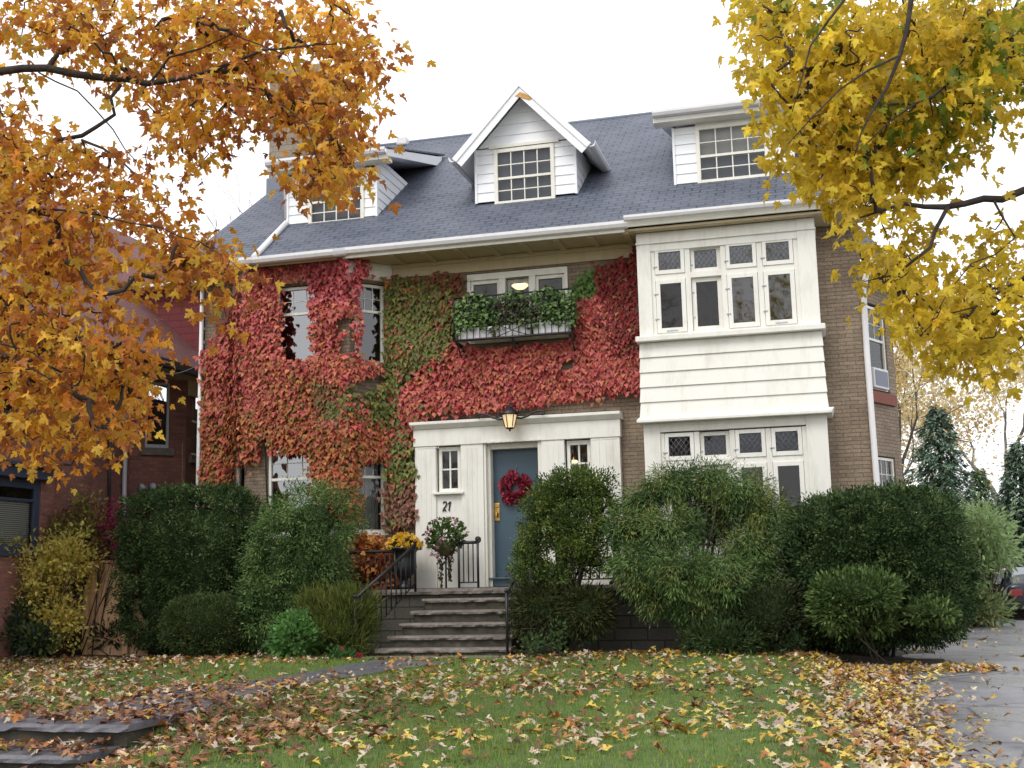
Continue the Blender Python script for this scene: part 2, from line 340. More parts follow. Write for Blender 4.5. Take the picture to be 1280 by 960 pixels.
bed = grid_mesh('garden_bed', -16, 7.0, -2.6, 1.6, 60, 14, lambda x, y: 0.235+0.03*np.sin(x*2.1)*np.sin(y*3)-0.15*np.clip((x-5.6)/1.0, 0, 1)-0.6*np.clip((-2.35-y)*4, 0, 1), M['soil']); tag(bed, kind='structure')
drive = grid_mesh('driveway', 5.35, 24, -16.5, 40, 40, 60, lambda x, y: 0.09+0.0*x-0.006*np.clip(-y, 0, 20), M['asphalt']); tag(drive, kind='structure')
walk = MB().box(-40, 5.4, -17.5, -14.25, -0.2, -0.03).build('sidewalk', M['stone']); tag(walk, kind='structure')
# flagstone path: irregular slabs laid from the street steps to the porch steps
pl = [(10, 905), (130, 879), (235, 861), (330, 850), (405, 838), (470, 826.5)]
pr = [(215, 900), (300, 874), (365, 860), (430, 847), (492, 836), (570, 826.5)]
path_pts = [(at(*a, Z=0.27), at(*b, Z=0.27)) for a, b in zip(pl, pr)]
mb = MB()
for (a0, b0), (a1, b1) in zip(path_pts[:-1], path_pts[1:]):
    k = max(2, int(np.linalg.norm((a1+b1)/2-(a0+b0)/2)/0.75))
    for i in range(k):
        t0, t1 = i/k+0.008, (i+1)/k-0.008; c = rng.uniform(0.35, 0.65)
        A, B_, C_, D_ = a0+(a1-a0)*t0, b0+(b1-b0)*t0, b0+(b1-b0)*t1, a0+(a1-a0)*t1
        for s0, s1 in ((0, c-0.01), (c+0.01, 1)):
            q = [A+(B_-A)*s0, A+(B_-A)*s1, D_+(C_-D_)*s1, D_+(C_-D_)*s0]
            q = [np.array([p[0]+rng.normal()*0.012, p[1]+rng.normal()*0.012, 0]) for p in q]
            for p in q: p[2] = 0.25+float(lawn_h(p[0], p[1])-0.25)*(1 if p[1] > -10.5 else 0)-0.034+rng.uniform(0, 0.008)
            mb.prism(q, (0, 0, 0.055))
tag(mb.build('path', M['flag']), kind='structure')

def rough_slab(mb, x0, x1, y0, y1, z0, z1, jag=0.02, n=26):
    """stone slab with a chipped, wavering front lip"""
    top = []; bot = []
    for i in range(n+1):
        x = x0+(x1-x0)*i/n; j = jag*(mnoise.noise((x*5.1, y0*3.3, z1*7))+0.6*mnoise.noise((x*14, y0, z1*3)))
        top.append((x, y0+j+0.012, z1+0.25*j)); bot.append((x, y0+j*1.6, z0+0.4*j))
    vs = []; fs = []
    for i in range(n+1): vs += [top[i], (top[i][0], y0-0.006+jag*0.3*mnoise.noise((top[i][0]*9, z1, 2)), (z0+z1)/2), bot[i], (top[i][0], y1, z1), (top[i][0], y1, z0)]
    for i in range(n):
        a, b = i*5, (i+1)*5
        fs += [(a+1, b+1, b, a), (a+2, b+2, b+1, a+1), (a, b, b+3, a+3), (a+2, a+4, b+4, b+2)]
    fs += [(0, 3, 4, 2, 1), (n*5, n*5+1, n*5+2, n*5+4, n*5+3)]
    return mb.add(vs, fs)
# street steps at the lawn's front edge
st = thing('stone_steps', 'two dark flagstone steps at the lawn edge covered in fallen leaves', 'steps', (-1.2, -11.6, 0))
c0, c1 = at(10, 905, Z=0.27), at(150, 912, Z=0.27)
rough_slab(MB(), -2.6, c1[0], -11.60, -10.75, 0.235, 0.295, 0.02).build('tread', M['flag'], st)
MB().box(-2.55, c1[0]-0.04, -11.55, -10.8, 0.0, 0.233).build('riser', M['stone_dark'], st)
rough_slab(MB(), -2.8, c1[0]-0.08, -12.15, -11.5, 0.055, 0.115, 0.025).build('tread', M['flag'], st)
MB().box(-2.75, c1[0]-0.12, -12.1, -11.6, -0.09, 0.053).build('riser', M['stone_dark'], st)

# ================================================================ MAIN HOUSE
H = thing('brick_house', 'large tan brick house with slate roof, white dormers and a blue front door', 'house', (0, 0, 0.2))
def wall_sheet(mb, O, U, N, W_, z0, z1, holes, reveal=0.12):
    """brick sheet with rectangular openings and their reveals; O at u=0,z=0"""
    O, U, N = map(np.array, (O, U, N)); us = sorted({0, W_, *[h[0] for h in holes], *[h[1] for h in holes]}); vs_ = sorted({z0, z1, *[h[2] for h in holes], *[h[3] for h in holes]})
    for i in range(len(us)-1):
        for j in range(len(vs_)-1):
            cu, cv = (us[i]+us[i+1])/2, (vs_[j]+vs_[j+1])/2
            if any(h[0] < cu < h[1] and h[2] < cv < h[3] for h in holes): continue
            mb.poly([O+U*us[i]+EZ*vs_[j], O+U*us[i+1]+EZ*vs_[j], O+U*us[i+1]+EZ*vs_[j+1], O+U*us[i]+EZ*vs_[j+1]])
    for a, b, c, d in holes:
        q = lambda u, v, k: O+U*u+EZ*v-N*k
        for (u, v), (u2, v2) in (((a, c), (b, c)), ((b, c), (b, d)), ((b, d), (a, d)), ((a, d), (a, c))):
            mb.poly([q(u, v, 0), q(u2, v2, 0), q(u2, v2, reveal), q(u, v, reveal)][::-1])
    return mb
XL, XR = -6.2, 6.26
BAY = dict(x0=-4.95, x1=-2.90, y=-0.60)      # left bay: front from x0 to x1, 45 degree cants
# front wall
holes = [(BAY['x0']-0.55-XL, BAY['x1']+0.55-XL, 1.0, 7.05), (2.6-XL, 5.45-XL, 1.6, 7.2), (-0.80-XL, 1.14-XL, 5.72, 7.06), (-1.7-XL, 1.9-XL, 1.29, 4.15)]
wb = MB(); wall_sheet(wb, (XL, 0, 0), EX, FN, XR-XL, 0, 7.42, holes)
wb.build('wall', M['brick'], H)
# gable ends, back
def gable(x, flip):
    p = [(x, 0.0, 0), (x, 12.2, 0), (x, 12.2, 7.4), (x, 5.7, rz(5.7)-0.12), (x, 0, rz(0)-0.12)]
    return MB().poly(p if flip else p[::-1])
gable(XL, False).build('wall', M['brick'], H); gable(XR, True).build('wall', M['brick'], H)
MB().poly([(XL, 12.2, 0), (XR, 12.2, 0), (XR, 12.2, 7.4), (XL, 12.2, 7.4)]).build('wall', M['brick'], H)
MB().box(XL+0.01, XR-0.01, 0.2, 12.1, 4.22, 4.32).box(XL+0.01, XR-0.01, 0.2, 12.1, 7.22, 7.30).box(XL+0.01, XR-0.01, 4.0, 4.1, 0.1, 7.2).build('floor_slab', M['soffit'], H)
# left bay walls
b0, b1, bz = np.array([BAY['x0'], -0.6, 0]), np.array([BAY['x1'], -0.6, 0]), 7.06
s2 = math.sqrt(0.5)
cl0 = b0+np.array([-0.6, 0.6, 0]); cr1 = b1+np.array([0.6, 0.6, 0]); CW = 0.6*math.sqrt(2)
UL, NL = np.array([s2, -s2, 0]), np.array([-s2, -s2, 0]); UR, NR = np.array([s2, s2, 0]), np.array([s2, -s2, 0])
fw = (0.62, 1.72)   # front window u range
cw = (0.13, 0.72)
bw = MB()
wall_sheet(bw, b0, EX, FN, BAY['x1']-BAY['x0'], 0, bz, [(fw[0]-0.07, fw[1]+0.05, 5.42, 6.98), (fw[0]-0.2, fw[1]+0.05, 2.3, 3.98)], 0.1)
wall_sheet(bw, cl0, UL, NL, CW, 0, bz, [(cw[0], cw[1], 5.42, 6.98), (cw[0], cw[1], 2.3, 3.98)], 0.1)
wall_sheet(bw, b1, UR, NR, CW, 0, bz, [(cw[0]-0.03, cw[1], 5.42, 6.98), (cw[0]-0.03, cw[1], 2.3, 3.98)], 0.1)
bw.build('bay_wall', M['brick'], H)

def sash(parent, O, U, N, u0, u1, v0, v1, rows_u=2, cols=3, rows_l=0, split=0.5, m='white', rec=0.06, curtain=None, sill=True, fr=0.055, mun=0.014, vent=False, gl='glass'):
    """double-hung window: frame, meeting rail and glazing bars, a pane, a sill"""
    O, U, N = map(np.array, (O, U, N)); mb = MB(); bx = lambda a, b, c, d, e, f: mb.obox(O, U, EZ, N, a, b, c, d, e, f)
    d0, d1 = -rec-0.05, -rec+0.03
    bx(u0, u0+fr, v0, v1, d0, d1); bx(u1-fr, u1, v0, v1, d0, d1); bx(u0+fr, u1-fr, v0, v0+fr, d0, d1-0.004); bx(u0+fr, u1-fr, v1-fr, v1, d0, d1-0.004)
    a, b = u0+fr, u1-fr; vm = v0+(v1-v0)*split
    bx(a, b, vm-0.025, vm+0.025, d0+0.002, d1-0.012)
    for (lo, hi, rr) in ((v0+fr, vm-0.025, rows_l), (vm+0.025, v1-fr, rows_u)):
        if rr:
            for i in range(1, cols): c = a+(b-a)*i/cols; bx(c-mun/2, c+mun/2, lo, hi, d0+0.01, d1-0.025)
            for j in range(1, rr): c = lo+(hi-lo)*j/rr; bx(a, b, c-mun/2, c+mun/2, d0+0.012, d1-0.028)
    if vent: bx((a+b)/2-0.12, (a+b)/2+0.12, v0+0.02, v0+0.045, d1-0.004, d1+0.004)
    w = mb.build('window', M[m], parent, 0.004)
    q = lambda u, v, d: O+U*u+EZ*v+N*d
    MB().poly([q(a, v0+fr, -rec-0.01), q(b, v0+fr, -rec-0.01), q(b, v1-fr, -rec-0.01), q(a, v1-fr, -rec-0.01)]).build('pane', M[gl], w)
    if sill: MB().obox(O, U, EZ, N, u0-0.04, u1+0.04, v0-0.05, v0-0.002, d0, 0.05).build('sill', M[m], w, 0.004)
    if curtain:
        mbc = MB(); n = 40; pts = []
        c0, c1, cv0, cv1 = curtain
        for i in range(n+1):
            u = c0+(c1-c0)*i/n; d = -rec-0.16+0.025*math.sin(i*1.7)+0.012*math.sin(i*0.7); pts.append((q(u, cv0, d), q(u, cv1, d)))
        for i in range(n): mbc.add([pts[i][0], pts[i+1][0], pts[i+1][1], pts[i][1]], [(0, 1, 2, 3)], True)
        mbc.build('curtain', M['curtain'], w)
    return w
fz = (5.44, 6.96)
sash(H, b0, EX, FN, fw[0]-0.06, fw[1]+0.04, 5.44, 6.96, 2, 4, 0, 0.66, gl='glass_sky')
sash(H, b0, EX, FN, fw[0]-0.19, fw[1]+0.04, 2.32, 3.96, 2, 4, 0, 0.62, gl='glass_sky')
sash(H, b1, UR, NR, cw[0]-0.02, cw[1]-0.01, 5.44, 6.96, 2, 3, 0, 0.66, vent=True, gl='glass_mid')
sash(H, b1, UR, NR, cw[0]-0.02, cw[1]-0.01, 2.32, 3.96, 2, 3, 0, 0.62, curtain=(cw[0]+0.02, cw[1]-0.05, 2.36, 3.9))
sash(H, cl0, UL, NL, cw[0]+0.01, cw[1]-0.01, 5.44, 6.96, 2, 3, 0, 0.66)
sash(H, cl0, UL, NL, cw[0]+0.01, cw[1]-0.01, 2.32, 3.96, 0, 3, 0, 0.5)
# balcony window (three lights) under a cream head
mb = MB(); O = (0, 0, 0)
for a, b, c, d, e, f in ((-0.79, 1.13, 6.93, 7.05, -0.11, 0.02), (-0.79, -0.73, 5.73, 6.93, -0.11, 0.02), (1.07, 1.13, 5.73, 6.93, -0.11, 0.02), (-0.17, -0.05, 5.73, 6.93, -0.11, 0.02), (0.40, 0.52, 5.73, 6.93, -0.11, 0.02), (-0.73, 1.07, 5.73, 5.79, -0.11, 0.01)):
    mb.obox(O, EX, EZ, FN, a, b, c, d, e, f)
for a, b in ((-0.73, -0.17), (0.52, 1.07), (-0.05, 0.40)):
    dd = (-0.1, -0.03) if a != -0.05 else (-0.2, -0.14)
    for c in ((a, a+0.05, 5.79, 6.93), (b-0.05, b, 5.79, 6.93), (a+0.05, b-0.05, 6.86, 6.93), (a+0.05, b-0.05, 5.79, 5.86)): mb.obox(O, EX, EZ, FN, *c, *dd)
w = mb.build('window', M['cream'], H, 0.004)
MB().poly([(-0.72, 0.07, 5.8), (1.06, 0.07, 5.8), (1.06, 0.07, 6.92), (-0.72, 0.07, 6.92)]).build('pane', M['glass'], w)
# ---- right bay: two storeys of white casements with flared boards between
RB0, RB1, RBY = 2.50, 5.54, -0.62
mb = MB()
def bb(x0, x1, z0, z1, y0, y1): mb.box(x0, x1, y0, y1, z0, z1)
bb(RB0, RB0+0.24, 5.50, 7.36, RBY, 0); bb(RB1-0.30, RB1, 5.50, 7.36, RBY, 0)               # upper corner posts
bb(RB0+0.24, RB1-0.30, 7.02, 7.36, RBY+0.01, -0.3); bb(RB0-0.01, RB1+0.01, 7.36, 7.46, RBY-0.03, 0)
bb(RB0-0.015, RB1+0.015, 7.15, 7.18, RBY-0.025, 0)                                           # moulding
mb.build('bay_surround', M['white'], H, 0.006); mb = MB()
bb(RB0, RB0+0.28, 1.3, 4.0, RBY, 0); bb(RB1-0.34, RB1, 1.3, 4.0, RBY, 0); bb(RB0+0.28, RB1-0.34, 3.84, 4.0, RBY+0.01, -0.3)
bb(RB0+0.28, RB1-0.34, 1.3, 1.9, RBY+0.012, -0.3)
mb.build('bay_surround', M['white'], H, 0.006)
mb = MB(); nb = 5; zt, zb = 5.40, 4.10
for i in range(nb):
    z1_, z0_ = zt-(zt-zb)*i/nb, zt-(zt-zb)*(i+1)/nb
    o1, o0 = 0.01+0.05*(i/nb)**1.6, 0.035+0.05*((i+1)/nb)**1.6
    p = [(RB0-0.0-o1*0.5, RBY-o1+0.0, z1_+0.02), (RB0-0.0-o0*0.5, RBY-o0, z0_), (RB0-o0*0.5, RBY-o0+0.02, z0_-0.004), (RB0-o1*0.5, RBY-o1+0.03, z1_+0.02)]
    x1a, x1b = RB1+o1*0.5, RB1+o0*0.5
    vs = [(RB0-o1*0.5, RBY-o1, z1_), (RB0-o0*0.5, RBY-o0, z0_), (x1b, RBY-o0, z0_), (x1a, RBY-o1, z1_), (RB0-o0*0.5, RBY-o0+0.05, z0_-0.001), (x1b, RBY-o0+0.05, z0_-0.001), (x1a, 0, z1_), (x1b, 0, z0_), (RB0-o1*0.5, 0, z1_), (RB0-o0*0.5, 0, z0_)]
    mb.add(vs, [(1, 2, 3, 0), (1, 4, 5, 2), (2, 7, 6, 3), (9, 1, 0, 8)])
mb.build('clapboard', M['white'], H)
MB().box(RB0-0.06, RB1+0.07, RBY-0.14, 0, 5.405, 5.50).build('sill', M['white'], H, 0.012)
MB().prism([(RB0-0.09, RBY-0.17, 4.00), (RB0-0.09, RBY-0.17, 4.05), (RB0-0.05, RBY-0.10, 4.10), (RB0-0.05, 0, 4.10), (RB0-0.09, 0, 4.0)], (RB1-RB0+0.18, 0, 0)).build('drip_board', M['white'], H, 0.008)
def casement(x0, x1, z0, z1, proud, lead=False, vent=False, t=0.075, gl='glass'):
    mb = MB(); y = RBY+0.07-proud
    mb.box(x0, x0+t, y, y+0.06, z0, z1).box(x1-t, x1, y, y+0.06, z0, z1).box(x0+t, x1-t, y+0.003, y+0.06, z0, z0+t*1.1).box(x0+t, x1-t, y+0.003, y+0.06, z1-t, z1)
    mb.mat(1)
    for zz in (z0+(z1-z0)*0.3, ) if z1-z0 < 0.8 else (z0+0.25, z1-0.25): mb.box(x0-0.03, x0+0.04, y-0.012, y+0.01, zz-0.012, zz+0.012)
    if vent: mb.box((x0+x1)/2-0.1, (x0+x1)/2+0.1, y-0.008, y+0.01, z0+0.02, z0+0.045)
    w = mb.build('window', [M['white'], M['steel']], H, 0.004)
    MB().poly([(x0+t, y+0.03, z0+t), (x1-t, y+0.03, z0+t), (x1-t, y+0.03, z1-t), (x0+t, y+0.03, z1-t)]).build('pane', M[gl], w)
    if lead:
        ml = MB(); a, b, c, d = x0+t, x1-t, z0+t, z1-t; s = 0.085; k = -12
        while k*s < (b-a)+(d-c):
            for sg in (1, -1):
                # clipped diagonal lead cames
                pts = []
                for i in range(41):
                    u = a+(b-a)*i/40; v = (c if sg > 0 else d)+sg*1.35*((u-a)-k*s)
                    if c <= v <= d: pts.append((u, y+0.022, v))
                if len(pts) > 2: ml.tube([pts[0], pts[-1]], 0.004, 4)
            k += 1
        ml.build('lead_came', M['lead'], w)
def bay_row(a, b, z0, zm, z1, lead):
    n = 4; step = (b-a)/n; mb = MB()
    for i in range(n+1):
        x = a+step*i; mb.box(x-0.045, x+0.045, RBY+0.035, -0.35, z0, z1)
    mb.box(a, b, RBY+0.04, -0.35, zm-0.05, zm+0.05); mb.box(a, b, RBY+0.04, -0.35, z0-0.02, z0+0.05)
    mb.build('mullion', M['white'], H, 0.004)
    for i in range(n):
        x0, x1 = a+step*i+0.05, a+step*(i+1)-0.05; pr = 0.05 if i != 1 else -0.03
        casement(x0, x1, zm+0.05, z1-0.005, pr, lead, False, 0.065, 'glass_mid' if z0 > 4 else 'glass'); casement(x0, x1, z0+0.05, zm-0.05, pr, False, i in (0, 3), 0.075, 'glass_mid' if z0 > 4 and i > 1 else 'glass')
bay_row(RB0+0.26, RB1-0.33, 5.51, 6.55, 7.06, True)
bay_row(RB0+0.30, RB1-0.37, 1.95, 3.30, 3.82, True)
# ---- roof: one slate gable, eave towards the street
rt = 0.05
def roof_slab(pts, nrm, m=M['slate']):
    n = np.array(nrm)/np.linalg.norm(nrm); return MB().prism([np.array(p) for p in pts], n*rt)
gl = [on_roof(318, 331), on_roof(417, 313), on_roof(437, 319)]
RX0, RX1 = XL-0.12, XR+0.12
fp = [(RX0, RY0, RZ0), (gl[0][0], RY0, RZ0), (-4.6, RY0-0.16, RZ0-0.16*TP), (-2.98, RY0-0.22, RZ0-0.22*TP), (-2.84, RY0, RZ0), (RX1, RY0, RZ0), (RX1, 5.7, rz(5.7)), (RX0, 5.7, rz(5.7))]
roof_slab(fp, (0, -TP, 1)).build('roof', M['slate'], H)
roof_slab([(RX1, 12.6, rz(5.7)-6.9*TP), (RX0, 12.6, rz(5.7)-6.9*TP), (RX0, 5.7, rz(5.7)), (RX1, 5.7, rz(5.7))], (0, TP, 1)).build('roof', M['slate'], H)
MB().tube([(RX0-0.01, 5.7, rz(5.7)+0.05), (RX1+0.01, 5.7, rz(5.7)+0.05)], 0.05, 8).build('ridge_cap', M['lead'], H)
vp = on_roof(503, 184); MB().box(vp[0]-0.12, vp[0]+0.14, 5.4, 5.7, rz(5.7)-0.1, rz(5.7)+0.12).build('roof_vent', M['gutter'], H, 0.04)
# barge boards on the gables
for x in (RX0-0.02, RX1-0.02):
    MB().prism([(x, RY0, RZ0-0.2), (x, RY0, RZ0-0.01), (x, 5.7, rz(5.7)-0.01), (x, 5.7, rz(5.7)-0.2)], (0.04, 0, 0)).build('barge_board', M['white'], H)
# soffit, frieze and rafter boxes
mb = MB(); mb.box(RX0+0.02, RX1-0.02, RY0+0.03, 0.0, 7.36, 7.40)
mb.box(-2.25, 2.48, -0.05, -0.002, 7.10, 7.355); mb.box(-2.25, 2.48, -0.09, -0.052, 7.28, 7.352)
mb.prism([(-4.95, -0.62, 7.36), (-4.95, -1.0, 7.36), (-3.0, -1.02, 7.36), (-2.8, -0.8, 7.36), (-2.3, -0.02, 7.36)], (0, 0, 0.012))
for x in np.arange(-2.0, 2.5, 0.62): mb.box(x-0.05, x+0.05, RY0+0.05, -0.092, 7.325, 7.358)
mb.build('soffit', M['soffit'], H, 0.004)
fb = MB()
fo = [cl0+NL*0.06, b0+(NL+FN)*0.05, b1+(NR+FN)*0.05, cr1+NR*0.06]; fi = [cl0, b0, b1, cr1]
for i in range(3):
    fb.prism([(*fo[i][:2], 7.03), (*fo[i+1][:2], 7.03), (*fi[i+1][:2], 7.03), (*fi[i][:2], 7.03)], (0, 0, 0.325))
fb.build('frieze', M['cream'], H)
def gutter(pts, r=0.065, name='gutter', m='gutter', parent=None):
    """half-round profile swept along the eave, closed by end caps"""
    pr = [(-r, r*0.9), (-r*1.12, r*0.9), (-r*1.12, 0.1*r), (-0.7*r, -0.75*r), (0, -r), (0.8*r, -r), (0.8*r, r*0.9), (0.6*r, r*0.9), (0.6*r, -0.6*r), (-0.1*r, -0.6*r), (-r*0.8, 0)]
    mb = MB(); n = len(pr); V_ = []; fs = []
    for i, p in enumerate(pts):
        p = np.array(p, float); a = np.array(pts[max(i-1, 0)], float); b = np.array(pts[min(i+1, len(pts)-1)], float); t = b-a; t[2] = 0; t /= np.linalg.norm(t); s = np.array([-t[1], t[0], 0])
        V_ += [p+s*x+EZ*z for x, z in pr]
    for i in range(len(pts)-1): fs += [(i*n+k, i*n+(k+1) % n, (i+1)*n+(k+1) % n, (i+1)*n+k) for k in range(n)]
    fs += [list(range(n))[::-1], list(range((len(pts)-1)*n, len(pts)*n))]
    return mb.add(V_, fs).build(name, M[m], parent if parent is not None else H)
gy = RY0-0.06
gutter([(RX0, gy, 7.46), (-4.85, gy, 7.46), (-4.6, gy-0.16, 7.40), (-2.99, gy-0.22, 7.39), (-2.83, gy, 7.46), (2.40, gy, 7.46)])
gutter([(2.36, gy-0.07, 7.545), (RX1, gy-0.07, 7.545)], 0.05)
MB().box(RB0-0.15, RX1, gy+0.02, gy+0.06, 7.42, 7.56).box(RX0, 2.34, RY0-0.02, RY0+0.02, 7.34, 7.49).build('fascia', M['cream'], H)
def pipe(pts, r=0.045, m='gutter', name='downpipe', parent=None): return MB().tube(pts, r, 10).build(name, M[m], parent if parent is not None else H)
p1, p2 = at(363, 281, Y=0.80), None
a, b = on_roof(362, 281), on_roof(318, 328)
nn = np.array([0, -TP, 1])/math.hypot(TP, 1)*0.10
pipe([a+nn+np.array([0, 0.05, 0.02]), b+nn+np.array([0, 0.02, 0])], 0.06)
pipe([(XL-0.02, -0.10, 7.3), (XL-0.05, -0.10, 0.3)], 0.04)
pipe([at(1088, 316, Y=-0.5), at(1079, 362, Y=-0.06), at(1083.5, 440, Y=-0.06), at(1098, 630, Y=-0.06), (6.32, -0.06, 0.3)], 0.05)
# ---- dormers
def clap(mb, fn, z0, z1, row, lip=0.012):
    """horizontal lapped boards; fn(z) -> (left point, right point, normal)"""
    z = z0
    while z < z1-1e-4:
        zt_ = min(z+row, z1); l0, r0, n = fn(z); l1, r1, _ = fn(zt_); n = np.array(n); l0, r0, l1, r1 = map(np.array, (l0, r0, l1, r1))
        mb.add([l0+n*lip*1.6, r0+n*lip*1.6, r1+n*lip*0.25, l1+n*lip*0.25, l0, r0], [(0, 1, 2, 3), (4, 5, 1, 0)]); z = zt_
def dormer_window(x0, x1, z0, z1, y, curtain=None):
    w = sash(H, (0, y, 0), EX, FN, x0, x1, z0, z1, 2, 4, 2, 0.47, 'cream', -0.02, None, True, 0.075, 0.022)
    MB().poly([(x0+0.05, y+0.14, z0+0.05), (x1-0.05, y+0.14, z0+0.05), (x1-0.05, y+0.14, z0+(z1-z0)*0.5), (x0+0.05, y+0.14, z0+(z1-z0)*0.5)]).build('blind', M['lead'], w)
    MB().poly([(x0+0.05, y+0.12, z0+(z1-z0)*0.47), (x1-0.05, y+0.12, z0+(z1-z0)*0.47), (x1-0.05, y+0.12, z1-0.05), (x0+0.05, y+0.12, z1-0.05)]).build('blind', M['blind' if curtain else 'lead'], w)
def front_boards(xl, xr, y, z0, ztop, wx0, wx1, wz0, wz1, top=None):
    mb = MB()
    for a, b in ((xl, wx0), (wx1, xr)): clap(mb, lambda z: ((a, y, z), (b, y, z), FN), z0, ztop, 0.19)
    for x in (xl, xr): mb.box(x-0.022, x+0.022, y-0.04, y+0.03, z0-0.02, ztop)
    return mb
def shed_dormer(x0, x1, wx0, wx1, wz0, wz1, ze, y=0.68, blind=False):
    ap_y = y+3.1; sl = (rz(ap_y)-ze)/(ap_y-y)     # shed roof meets the slates at ap_y
    D = MB(); d = D.build('dormer', M['siding'], H) if False else None
    mb = front_boards(x0, x1, y, rz(y)+0.06, ze-0.1, wx0, wx1, wz0, wz1)
    mb.poly([(wx0, y, wz1), (wx1, y, wz1), (wx1, y, ze), (wx0, y, ze)])
    for x, n in ((x0, (-1, 0, 0)), (x1, (1, 0, 0))):
        zt_ = lambda z: (x, y, z); 
        def fn(z, x=x, n=n):
            yb = RY0+(z-RZ0)/TP; a, b = (x, y, z), (x, max(yb, y+0.01), z)
            return (b, a, n) if n[0] < 0 else (a, b, n)
        clap(mb, fn, rz(y)+0.06, ze+0.15, 0.19)
    d = mb.build('dormer', M['siding'], H)
    e = 0.33
    pr = [(x0-e, y-0.3, ze), (x0-e, y-0.3, ze+0.14), (x0-e, ap_y+0.15, rz(ap_y+0.15)+0.12), (x0-e, ap_y-0.05, rz(ap_y-0.05)-0.02)]
    rp = MB().prism(pr, (x1-x0+2*e, 0, 0)); rp.build('roof', M['siding'], d)
    MB().prism([(x0-e-0.02, y-0.33, ze+0.142), (x0-e-0.02, y-0.33, ze+0.17), (x0-e-0.02, ap_y+0.3, rz(ap_y+0.3)+0.14), (x0-e-0.02, ap_y+0.28, rz(ap_y+0.28)+0.11)], (x1-x0+2*e+0.04, 0, 0)).build('roofing', M['slate'], d)
    gutter([(x0-e, y-0.36, ze+0.09), (x1+e, y-0.36, ze+0.09)], 0.06, parent=d)
    MB().box(x0-e, x1+e, y-0.3, y, ze-0.06, ze-0.002).build('soffit', M['soffit' if False else 'cream'], d)
    dormer_window(wx0, wx1, wz0, wz1, y, blind)
    return d
dl = shed_dormer(-4.76, -2.84, -4.30, -3.10, 8.52, 9.55, 9.72)
dr = shed_dormer(3.09, 5.25, 3.50, 4.82, 8.56, 9.68, 9.80, blind=True)
pipe([(-4.98, 0.40, 9.72), (-4.96, 0.45, 9.62), (-4.82, 0.64, 9.45), (-4.80, 0.66, 8.75)], 0.035, parent=dl)
# gabled dormer
GX, GY, gw, ge, gz, ga = 0.22, 0.68, 0.99, 1.33, 9.44, 10.86
mb = front_boards(GX-gw, GX+gw, GY, rz(GY)+0.1, 9.72, -0.40, 0.80, 8.55, 9.7)
sl = (ga-gz)/ge
def gfn(z): hw = max(0.02, (ga-0.12-z)/sl); hw = min(hw, gw); return ((GX-hw, GY, z), (GX+hw, GY, z), FN)
clap(mb, gfn, 9.74, 10.72, 0.215)
for x, n in ((GX-gw, (-1, 0, 0)), (GX+gw, (1, 0, 0))):
    def fn(z, x=x, n=n):
        yb = RY0+(z-RZ0)/TP; a, b = (x, GY, z), (x, max(yb, GY+0.01), z); return (b, a, n) if n[0] < 0 else (a, b, n)
    clap(mb, fn, rz(GY)+0.1, 9.7, 0.19)
gd = mb.build('dormer', M['siding'], H)
yb_ = lambda z: RY0+(z-RZ0)/TP
for s in (-1, 1):
    L0, A0 = np.array([GX+s*ge, GY-0.33, gz]), np.array([GX, GY-0.33, ga])
    L1, A1 = np.array([GX+s*ge, yb_(gz)+0.1, gz]), np.array([GX, yb_(ga)+0.1, ga])
    n = np.cross(A0-L0, L1-L0); n /= np.linalg.norm(n); n *= 1 if n[2] > 0 else -1
    up = lambda t_: (L0+n*t_, A0+EZ*(t_/n[2])); ln_ = (0, yb_(ga)+0.1-(GY-0.33), 0)
    def slope(t0, t1, ext, m_, nm, off=0.0):
        (l0, a0), (l1, a1) = up(t0), up(t1); MB().prism([p+FN*off for p in (l0, a0, a1, l1)], ext).build(nm, M[m_], gd)
    slope(-0.03, -0.002, ln_, 'siding', 'soffit'); slope(0.0, 0.05, ln_, 'slate', 'roof')
    slope(-0.20, 0.044, (0, -0.022, 0), 'siding', 'barge_board', 0.003); slope(-0.06, 0.046, (0, -0.022, 0), 'siding', 'barge_board', 0.027)
    gutter([(GX+s*(ge+0.05), GY-0.34, gz+0.03), (GX+s*(ge+0.05), yb_(gz)+0.05, gz+0.03)][::s], 0.06, parent=gd)
MB().prism([(GX-0.08, GY-0.336, ga-0.27), (GX+0.2, GY-0.336, ga-0.39), (GX+0.28, GY-0.336, ga-0.34), (GX+0.02, GY-0.336, ga-0.20)], (0, -0.03, 0)).build('worn_patch', M['orange_stain'], gd)
MB().box(-0.50, 0.90, GY-0.05, GY, 9.70, 9.76).build('trim', M['cream'], gd)
dormer_window(-0.40, 0.80, 8.55, 9.68, GY)
# ---- chimney
mb = MB().box(-6.42, -5.2, 3.15, 4.3, 8.0, 12.95).box(-6.5, -5.12, 3.07, 4.38, 12.95, 13.15)
ch = mb.build('chimney', M['chimney'], H)
MB().prism([(-6.46, 3.10, 10.05), (-6.46, 3.10, 10.55), (-6.46, 4.34, 11.3), (-6.46, 4.34, 10.9)], (1.3, 0, 0)).build('flashing', M['lead'], ch)
